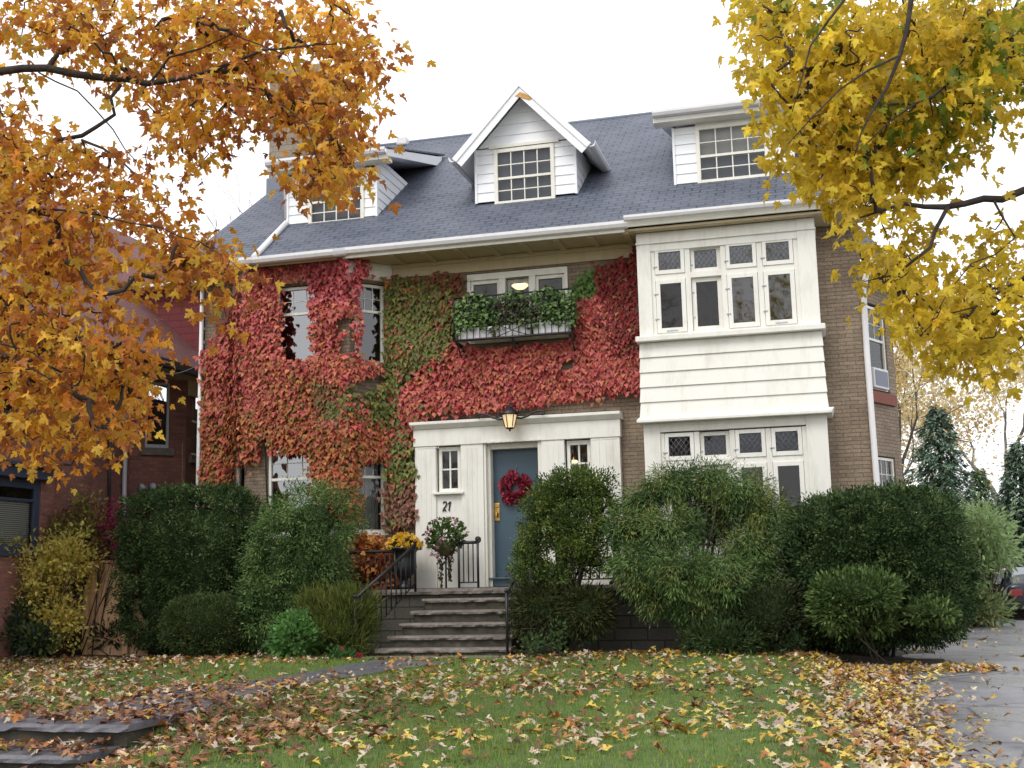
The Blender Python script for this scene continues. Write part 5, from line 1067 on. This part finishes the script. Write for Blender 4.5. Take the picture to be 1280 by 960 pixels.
LL = [[(-200, 160, 10.5, .10), (-60, 92, 10.3, .055), (0, 88, 10.2, .045), (60, 85, 10.1, .042), (130, 97, 10, .040), (185, 105, 9.9, .034), (235, 98, 9.8, .022), (330, 62, 9.6, .014), (420, 55, 9.4, .006)],
      [(150, 103, 9.95, .020), (140, 143, 9.9, .020), (103, 172, 9.9, .024), (62, 176, 10, .018)], [(103, 174, 9.9, .016), (150, 198, 9.8, .012), (195, 233, 9.7, .006)], [(50, 88, 10.1, .01), (95, 115, 10, .009), (140, 160, 9.9, .008), (180, 212, 9.8, .005)],
      [(185, 105, 9.9, .016), (210, 72, 9.8, .012), (290, 45, 9.7, .008), (360, 70, 9.6, .006), (400, 150, 9.5, .004)], [(235, 98, 9.8, .012), (330, 110, 9.6, .009), (385, 160, 9.5, .006), (400, 215, 9.4, .003)],
      [(-200, 420, 10, .06), (-40, 430, 9.8, .022), (0, 440, 9.7, .014), (40, 460, 9.6, .009), (92, 490, 9.5, .004)], [(-30, 425, 9.8, .012), (40, 440, 9.7, .008), (90, 485, 9.5, .004)], [(-60, 280, 10, .03), (40, 262, 9.8, .014), (120, 270, 9.7, .010), (200, 285, 9.6, .008), (255, 300, 9.5, .005), (318, 352, 9.4, .003)],
      [(-200, -120, 10.5, .08), (0, -60, 10.2, .04), (200, -40, 9.9, .03), (380, -20, 9.6, .012), (440, 20, 9.5, .006)]]
LP = [([(0, 0), (445, 0), (470, 60), (468, 108), (455, 150), (478, 180), (462, 205), (436, 240), (392, 238), (392, 222), (396, 180), (362, 150), (320, 152), (300, 132), (275, 138), (285, 195), (250, 212), (215, 160), (180, 120), (150, 80), (90, 84), (70, 52), (0, 55)], 1.5),
      ([(330, 60), (445, 30), (466, 105), (455, 150), (470, 190), (436, 232), (400, 235), (398, 215), (398, 175), (358, 140)], 0.7),
      ([(0, 100), (40, 105), (60, 160), (150, 190), (200, 175), (238, 215), (250, 262), (300, 300), (318, 335), (300, 380), (290, 430), (262, 420), (248, 362), (200, 340), (178, 370), (160, 400), (60, 330), (0, 300)], 0.9),
      ([(0, 280), (80, 290), (180, 350), (180, 400), (205, 445), (190, 470), (160, 468), (190, 515), (158, 562), (95, 585), (0, 540)], 1.45), ([(130, 430), (200, 440), (200, 500), (150, 500)], 0.8),
      ([(0, 110), (55, 160), (50, 300), (0, 300)], 1.0), ([(235, 270), (312, 290), (320, 345), (290, 430), (262, 420), (240, 340)], 0.5),
      ([(-260, -160), (460, -160), (445, 0), (0, 0), (0, 560), (-260, 560)], 0.5), ([(-900, -800), (420, -800), (520, -160), (-260, -160), (-260, 500), (-900, 500)], 0.13)]  # last outline: unseen outer crown, added to be mirrored in the windows
maple('maple with orange leaves overhanging the left of the lawn', (-330, 800), 10.6, LL, LP, (8.7, 10.8), OR, 16, (0.052, 0.1), 21, shift=-13)
RL = [[(1480, 190, 8.8, .10), (1330, 228, 8.7, .05), (1280, 240, 8.6, .036), (1230, 252, 8.5, .032), (1180, 257, 8.5, .028), (1130, 256, 8.4, .018), (1075, 272, 8.4, .008)], [(1185, 260, 8.5, .020), (1160, 308, 8.4, .016), (1125, 340, 8.4, .010), (1080, 352, 8.3, .004)],
      [(1480, 40, 8.8, .08), (1340, -60, 8.6, .05), (1240, 0, 8.5, .028), (1215, 60, 8.4, .022), (1185, 108, 8.3, .016), (1145, 128, 8.2, .010), (1085, 178, 8.1, .005)], [(1340, -60, 8.6, .04), (1200, -50, 8.4, .03), (1140, 0, 8.2, .024), (1125, 70, 8.1, .018), (1088, 145, 8.0, .010), (1068, 195, 7.9, .005)],
      [(1480, 330, 9, .05), (1310, 330, 8.8, .02), (1280, 348, 8.7, .014), (1240, 372, 8.6, .011), (1185, 392, 8.5, .006), (1150, 420, 8.4, .003)], [(1200, -50, 8.4, .02), (1060, -10, 8.0, .014), (1010, 60, 7.9, .008), (990, 140, 7.8, .004)], [(1125, 70, 8.1, .012), (1050, 110, 8, .008), (985, 180, 7.9, .004)],
      [(1480, 420, 9, .05), (1320, 400, 8.8, .014), (1270, 425, 8.7, .008), (1215, 450, 8.6, .004)], [(1240, 250, 8.5, .012), (1270, 300, 8.4, .008), (1215, 330, 8.4, .006), (1165, 400, 8.3, .003)]]
RP = [([(952, 0), (1280, 0), (1280, 110), (1250, 150), (1215, 165), (1190, 185), (1170, 225), (1115, 245), (1095, 265), (1030, 255), (1015, 225), (985, 195), (972, 150), (965, 105), (935, 70), (945, 40)], 2.0), ([(970, 60), (1150, 40), (1150, 220), (1025, 245), (990, 185)], 0.6), ([(952, 0), (1010, 0), (975, 85), (935, 70)], 0.8),
      ([(1025, 225), (1098, 232), (1090, 268), (1032, 258)], 0.6),
      ([(1105, 290), (1185, 268), (1155, 318), (1185, 345), (1135, 385), (1105, 375), (1095, 352), (1110, 330)], 1.1), ([(1110, 375), (1185, 345), (1280, 350), (1280, 455), (1255, 450), (1200, 462), (1175, 425), (1122, 412)], 1.8), ([(1205, 275), (1280, 290), (1280, 380), (1220, 380)], 0.7), ([(1180, 410), (1260, 400), (1265, 450), (1200, 458)], 0.9),
      ([(900, -160), (1560, -160), (1560, 460), (1290, 450), (1290, 0), (950, 0)], 0.5), ([(760, -800), (2100, -800), (2100, 450), (1560, 450), (1560, -160), (860, -160)], 0.2), ([(480, -760), (880, -760), (900, -260), (520, -300)], 0.5)]  # last two outlines: unseen crown clumps, added so the bay panes reflect foliage
def rcol(p, c):
    w = (p-CAM)@np.array([_r3, -_u3, _f2]).T; x, y = 640+F*w[:, 0]/w[:, 2], 480+F*w[:, 1]/w[:, 2]
    g = np.exp(-(((x-1165)/75)**2+((y-150)/60)**2))+np.exp(-(((x-1260)/50)**2+((y-60)/70)**2))+0.6*np.exp(-(((x-1010)/40)**2+((y-20)/30)**2))
    m = rng.uniform(size=len(p)) < g*0.5; c[m] = pick([(0.20, 0.27, 0.03), (0.28, 0.30, 0.03), (0.14, 0.22, 0.03), (0.36, 0.34, 0.035)], m.sum()); return c
maple('maple with yellow leaves overhanging the right of the house', (1560, 800), 9.0, RL, RP, (7.5, 9.4), YE, 15, (0.052, 0.1), 5, droop=0.8, colf=rcol)
# ================================================================ BACKGROUND TREES, FENCE, CAR
def bg_tree(name, label, px, Y, gzz, h, spread, r0, depth, seed, leafn, lcols, lsize, barkm='greybark', lean=(0, 0), group=None, fork=0.18, twigr=0.012):
    r = np.random.default_rng(seed); base = at(*px, Y=Y); base[2] = gzz; t = thing(name, label, 'tree', base, group); mb = MB(); tips = []
    def grow(p, d, L, rad, k):
        n = 4; pts = [p]; rs = [rad]
        for i in range(n):
            d = unit(d+r.normal(size=3)*0.13+EZ*0.03); p = p+d*L/n; pts.append(p); rs.append(max(twigr*0.5, rad*(1-0.35*(i+1)/n)))
        mb.tube(pts, rs, 7 if k < 2 else 4, False)
        if k >= depth-2: tips.extend(pts[2:])
        if k < depth:
            for j in range(3 if k < depth-1 else 4):
                nd = unit(d+rdir_(r)*spread*(0.8 if j else 0.45)); q = pts[-1] if j < 2 else pts[-2]; grow(q, nd, L*r.uniform(0.62, 0.85), rs[-1]*0.72, k+1)
    def rdir_(r): v = r.normal(size=3); return v/np.linalg.norm(v)
    grow(base-EZ*0.2, unit(np.array([lean[0], lean[1], 1.0])), h*0.3, r0, 0)
    mb.build('trunk', M[barkm], t)
    if leafn:
        T = np.array(tips); i = r.choice(len(T), leafn); p = T[i]+r.normal(size=(leafn, 3))*0.28
        leaves('crown', p, -EZ*0.6+0.8*rdir(leafn), rdir(leafn)+EZ*0.3, r.uniform(0.7, 1.3, leafn)*lsize, pick(lcols, leafn), OVAL, M['leaf'], t, width=1.5)
    return t
bg_tree('deciduous_tree', 'spreading tree with sparse yellow leaves behind the spruces', (1128, 720), 24, 0.0, 11, 0.95, 0.26, 6, 4, 12000, [(0.75, 0.6, 0.3), (0.7, 0.5, 0.22), (0.8, 0.7, 0.42)], 0.11)
bg_tree('deciduous_tree', 'second sparse yellow tree at the far right edge behind the fence', (1330, 720), 30, 0.0, 13, 0.95, 0.28, 6, 9, 11000, [(0.75, 0.58, 0.3), (0.8, 0.68, 0.42)], 0.12, lean=(-0.35, 0))
bg_tree('bare_tree', 'leafless thin tree showing above the roof edge by the chimney', (300, 720), 26, 0.0, 17.5, 0.55, 0.2, 5, 3, 0, None, 0.1, twigr=0.02)
bg_tree('bare_tree', 'smaller leafless tree behind the left roof slope', (262, 720), 30, 0.0, 17.0, 0.6, 0.18, 5, 8, 0, None, 0.1, twigr=0.02)
def spruce(label, cx, top, bot, hw, Y, cols, seed, gzz=0.0, n=15000):
    r = np.random.default_rng(seed); a = at(cx, top, Y=Y); b = np.array([a[0], a[1], gzz]); Hh = a[2]-gzz; s = np.dot(a-CAM, _f2)/F; R = hw*s
    t = thing('spruce_tree', label, 'tree', b, 'spruces behind the driveway'); MB().tube([b-EZ*0.2, b+EZ*Hh*0.5, a], [0.2, 0.12, 0.02], 8).build('trunk', M['bark'], t)
    nb_ = 210; P_, D_ = [], []; tw = MB()
    for i in range(nb_):
        f = (i+0.5)/nb_; z = gzz+0.25+(Hh-0.3)*f; az = i*2.399+r.normal()*0.3; L = R*(1.0-f)**0.75*r.uniform(0.6, 1.12)+0.12; m = int(n/nb_*(0.3+1.4*(1-f)))
        t_ = r.uniform(0.1, 1, m)**0.8; o = np.array([math.cos(az), math.sin(az), 0]); sd_ = np.array([-o[1], o[0], 0])
        w = r.normal(size=m)*0.22*L*(1.05-t_)*0.9; p = np.array([a[0], a[1], z])+o*(t_*L)[:, None]+sd_*w[:, None]+EZ*(-0.28*t_**1.6*L+0.15*t_**3*L+r.normal(size=m)*0.05)[:, None]
        P_.append(p); D_.append(o*0.7+sd_*(np.sign(w)*0.5)[:, None]-EZ*0.25+0.45*unit(r.normal(size=(m, 3))))
    p, d = np.vstack(P_), np.vstack(D_); leaves('crown', p, d, EZ+0.5*rdir(len(p)), r.uniform(0.14, 0.26, len(p)), pick(cols, len(p)), SLIV, M['needle'], t, width=0.28)
SPR = [(0.13, 0.20, 0.135), (0.18, 0.26, 0.18), (0.10, 0.15, 0.105)]
spruce('blue green spruce with a pointed top beside the house wall', 1170, 508, 760, 78, 17, SPR, 1, n=22000)
spruce('dark spruce at the right edge of the picture behind the car', 1272, 552, 760, 62, 19, SPR, 2, n=20000)
spruce('smaller spruce filling in between the two taller ones', 1222, 585, 760, 52, 22, [(0.12, 0.18, 0.09), (0.15, 0.21, 0.10)], 3, n=12000)
shrub('sumac_shrub', 'light green feathery sumac in front of the rust brown fence', 'bush', [B(1225, 662, 32, 26, 9.5, 0.9, 2.2), B(1210, 700, 18, 36, 9.5, 0.6, 2.2), B(1248, 690, 16, 18, 9.8, 0.5, 2)], 3600, 200, 0.18, 0.15, 0.05, [(0.30, 0.42, 0.18), (0.24, 0.35, 0.14), (0.38, 0.48, 0.22)], None, core=0, stems=7, stem_r=0.03, material='leaf', tmpl=OVAL, inner=0.3, w_up=-0.2, w_rad=1.0, gz_=0.1)
shrub('ground_shrub', 'low yellow green plants along the foot of the rust brown fence', 'bush', [B(1225, 762, 32, 18, 9.2, 0.6, 2.2), B(1205, 750, 16, 24, 9.2, 0.5, 2)], 2000, 220, 0.13, 0.15, 0.05, [(0.22, 0.28, 0.11), (0.32, 0.34, 0.13), (0.13, 0.2, 0.09)], None, core=0, stems=5, stem_r=0.015, material='leaf', tmpl=OVAL, inner=0.2, gz_=0.1)
# rust-brown fence with a dead vine along its top
YF = 15.5; a, b = at(1190, 712, Y=YF), at(1330, 706, Y=YF); zf = float(at(1240, 709, Y=YF)[2])
ff = thing('wooden_fence', 'rust brown board fence topped with dead vine behind the dark car', 'fence', (a[0], YF, 0.05)); mb = MB(); x = a[0]
while x < a[0]+9: mb.box(x, x+0.145, YF, YF+0.03, 0.02, zf+rng.normal()*0.01); x += 0.15
mb.build('board_panel', M['oldwood'], ff); MB().box(a[0], a[0]+9, YF-0.04, YF-0.003, zf-0.35, zf-0.25).box(a[0], a[0]+9, YF-0.04, YF-0.003, 0.3, 0.4).build('rail', M['oldwood'], ff)
n = 2600; p = np.c_[rng.uniform(a[0]-0.1, a[0]+7, n), YF-0.1+rng.normal(size=n)*0.10, zf-np.abs(rng.normal(size=n))*0.28+0.1]
vt = thing('dead_vine', 'brown dried creeper hanging over the rust brown fence', 'vine', (a[0]+2, YF, zf)); leaves('foliage', p, -EZ+0.8*rdir(n), -EX*0+FN+0.6*rdir(n), rng.uniform(0.07, 0.15, n), pick([(0.12, 0.06, 0.045), (0.17, 0.09, 0.06), (0.08, 0.05, 0.04)], n), OVAL, M['dry'], vt)
# parked car: its rear corner shows at the frame's edge
def car():
    c = at(1258.5, 776, Y=12.6); X0, Yr = float(c[0])+0.02, 12.6; z0 = 0.07; Wd = 1.72
    t = thing('parked_car', 'dark navy sedan parked at the end of the driveway', 'car', (X0+Wd/2, Yr+2.1, z0))
    cx = X0+Wd/2
    # sections: y offset, half width bottom, half width at belt, z bottom, z belt, z top, half width roof
    prof = [(0.0, .74, .78, .34, .80, .86, .62), (0.06, .82, .84, .26, .84, .96, .68), (0.18, .85, .86, .22, .86, 1.0, .70), (0.55, .86, .86, .20, .88, 1.02, .68), (1.15, .86, .86, .20, .90, 1.40, .58), (1.7, .86, .86, .20, .90, 1.43, .58), (2.5, .86, .86, .20, .90, 1.40, .57), (3.2, .86, .85, .20, .90, 1.0, .68), (4.0, .84, .82, .22, .84, .90, .66), (4.35, .74, .72, .32, .70, .74, .58)]
    vs, fs = [], []
    for (y, wb_, wt, zb3, zbelt, zt3, wr_) in prof:
        sec = [(-wb_*0.92, zb3), (-wb_, zb3+0.15), (-wt, zbelt*0.75), (-wt*0.985, zbelt), (-wr_, zt3-0.03), (-wr_*0.8, zt3), (wr_*0.8, zt3), (wr_, zt3-0.03), (wt*0.985, zbelt), (wt, zbelt*0.75), (wb_, zb3+0.15), (wb_*0.92, zb3)]
        vs += [(cx+x, Yr+y, z0+z) for x, z in sec]
    n = 12
    for i in range(len(prof)-1): fs += [(i*n+k, i*n+(k+1) % n, (i+1)*n+(k+1) % n, (i+1)*n+k) for k in range(n)]
    fs += [list(range(n))[::-1], list(range((len(prof)-1)*n, len(prof)*n))]
    bd = MB().add(vs, fs, True).build('body', M['carpaint'], t); bd.modifiers.new('s', 'SUBSURF').levels = 1; bd.modifiers['s'].render_levels = 2
    # glass: rear screen and side glass
    q = lambda x, y, z: (cx+x, Yr+y, z0+z)
    MB().poly([q(-.60, .60, 1.04), q(.60, .60, 1.04), q(.49, 1.06, 1.36), q(-.49, 1.06, 1.36)]).build('rear_window', M['carglass'], t)
    for s in (-1, 1):
        MB().poly([q(s*.845, 0.95, .93), q(s*.845, 3.0, .93), q(s*.645, 2.5, 1.33), q(s*.635, 1.2, 1.34)][::s]).build('side_window', M['carglass'], t)
        MB().box(cx+s*.60-0.15, cx+s*.60+0.15, Yr-0.02, Yr+0.1, z0+.62, z0+.80).build('tail_light', M['redlens'], t, 0.02)
        for y in (0.78, 3.5):
            wc_ = np.array(q(s*.76, y, .31)); w = MB().tube([wc_-EX*0.1, wc_+EX*0.1], 0.31, 24); wh = w.build('wheel', M['rubber'], t); MB().tube([wc_-EX*0.105, wc_+EX*0.105], 0.19, 18).build('rim', M['steel'], wh)
        MB().box(cx+s*.95-0.07, cx+s*.95+0.07, Yr+2.75, Yr+2.85, z0+.93, z0+1.05).build('mirror', M['carpaint'], t, 0.02)
    MB().box(cx-.83, cx+.83, Yr-0.09, Yr+0.08, z0+.30, z0+.54).build('bumper', M['rubber'], t, 0.03)
    MB().box(cx-.17, cx+.17, Yr-0.10, Yr-0.05, z0+.60, z0+.71).build('number_plate', M['planter'], t, 0.004)
M['carglass'] = paint('car_glass', (0.25, 0.28, 0.3), 0.05, (0.2, 0.22, 0.24), 0.2)
car()
# ================================================================ GRASS AND FALLEN LEAVES
NG = 230000
gx = rng.uniform(-13, 5.5, NG); gy_ = -14.0+11.6*rng.uniform(0, 1, NG)**1.15
ok = np.ones(NG, bool); pp = [(*a[:2],) for a, b in path_pts]+[(*b[:2],) for a, b in path_pts[::-1]]
ok &= ~inpoly(gx, gy_, pp); ok &= ~((gx < c1[0]) & (gy_ < -10.7) & (gx > -2.9)); ok &= (np.hypot(gx-CAM[0], gy_-CAM[1]) < 26)
gx, gy_ = gx[ok], gy_[ok]; n = len(gx); base = np.c_[gx, gy_, lawn_h(gx, gy_)-0.004]
hh = rng.uniform(0.022, 0.055, n)*(1+0.35*snoise(base, 1.1, 4)); d = EZ+0.55*rdir(n); w = unit(np.cross(d, rdir(n)))*rng.uniform(0.0025, 0.005, (n, 1))
V = np.stack([base-w, base+w, base+d*hh[:, None]], 1).reshape(-1, 3); T = np.arange(3*n).reshape(-1, 3)
gc = pick([(0.155, 0.25, 0.04), (0.115, 0.205, 0.034), (0.20, 0.275, 0.05), (0.26, 0.26, 0.075)], n); gc *= (1+0.25*snoise(base, 0.8, 8))[:, None]
g = npmesh('grass', V, T, np.repeat(gc, 3, 0), M['grass']); tag(g, 'short green lawn grass between the path and the driveway', 'grass', kind='stuff')
# fallen leaves, drifts where the photo shows them
NL_ = 42000; lx = rng.uniform(-13, 5.9, NL_); ly = rng.uniform(-14.1, -2.3, NL_); q3 = np.c_[lx, ly, 0*lx]
nz = snoise(q3, 0.9, 31); nz2 = snoise(q3, 2.6, 33); den = 0.04+0.22*np.clip(nz, 0, 1)**1.3+0.12*np.clip(nz2, 0, 1)
den += 1.1*np.exp(-((lx-0.1)/1.5)**2-((ly+12.0)/1.5)**2)+0.45*np.exp(-((lx+0.8)/1.8)**2-((ly+9.6)/1.8)**2); den += 0.7*np.clip((lx-4.95)/0.45, 0, 1); den += 0.20*np.clip((ly+4.2)/1.2, 0, 1)
den += 0.22*np.exp(-((ly+8.2-0.15*lx)/0.9)**2); den += 0.30*np.clip((-2-lx)/3, 0, 1)*np.clip((ly+12)/4, 0, 1)
ok = rng.uniform(size=NL_) < den; lx, ly = lx[ok], ly[ok]
# driveway: thick along the lawn edge, thinning out
nd_ = 2600; e = 5.6+np.abs(rng.normal(size=nd_))*0.42; ey = rng.uniform(-14.2, -3.0, nd_); nd2 = 480; e2 = rng.uniform(5.6, 10.5, nd2); ey2 = rng.uniform(-14, 9, nd2)
hx_, hy_ = rng.uniform(4.8, 7.6, 700), -3.1+rng.normal(size=700)*0.28
X3 = np.r_[lx, e, e2, hx_]; Y3 = np.r_[ly, ey, ey2, hy_]; n = len(X3)
zz = np.where(X3 < 5.6, lawn_h(X3, Y3), 0.095)
on = inpoly(X3, Y3, pp); thin = on & (rng.uniform(size=n) < 0.12); zz = np.where(on, lawn_h(X3, np.maximum(Y3, -10.5))+0.034, zz)
stp = (X3 < c1[0]) & (X3 > -2.6) & (Y3 < -10.75) & (Y3 > -11.58); zz = np.where(stp, 0.297, zz); st2 = (X3 < c1[0]-0.1) & (X3 > -2.8) & (Y3 <= -11.58) & (Y3 > -12.15); zz = np.where(st2, 0.118, zz)
keep = ~thin & ~(stp & (rng.uniform(size=n) < 0.2)) & ~((Y3 > -3.0) & (X3 > -1.9) & (X3 < 0.6)); X3, Y3, zz = X3[keep], Y3[keep], zz[keep]; n = len(X3)
grassy = (X3 < 5.5) & ~on[keep]
p = np.c_[X3, Y3, zz+np.where(grassy, rng.uniform(0.015, 0.06, n), rng.uniform(0.004, 0.03, n))]
th = rng.uniform(0, 2*math.pi, n); dirs = np.c_[np.cos(th), np.sin(th), rng.normal(size=n)*0.22]; nor = EZ+0.40*rdir(n)
PALE = [(0.50, 0.40, 0.30), (0.42, 0.31, 0.25), (0.55, 0.46, 0.32)]; BR = [(0.20, 0.075, 0.035), (0.28, 0.11, 0.045), (0.14, 0.055, 0.03), (0.33, 0.16, 0.06)]; YL = [(0.52, 0.38, 0.06), (0.48, 0.30, 0.04), (0.58, 0.46, 0.14)]; OG = [(0.42, 0.20, 0.04), (0.36, 0.14, 0.035)]
wr_ = np.clip((X3-0.5)/4.5, 0, 1); u = rng.uniform(size=n); cc = pick(PALE, n)
m = u > 0.34; cc[m] = pick(BR, m.sum()); m = u > 0.76-0.26*wr_; cc[m] = pick(OG, m.sum()); m = u > 0.90-0.28*wr_; cc[m] = pick(YL, m.sum())
m = (Y3 < -9.5) & (X3 < 1.9) & (rng.uniform(size=n) < 0.5); cc[m] = pick(BR, m.sum())
ctr = p-unit(dirs)*0.06
fl_ = leaves('fallen_leaves', ctr, dirs, nor, rng.uniform(0.04, 0.115, n), cc, MAPLE, M['dry'], None, bend=0.6, cvar=0.12)
tag(fl_, 'yellow, tan and brown maple leaves scattered over lawn, path and driveway', 'leaves', kind='stuff')
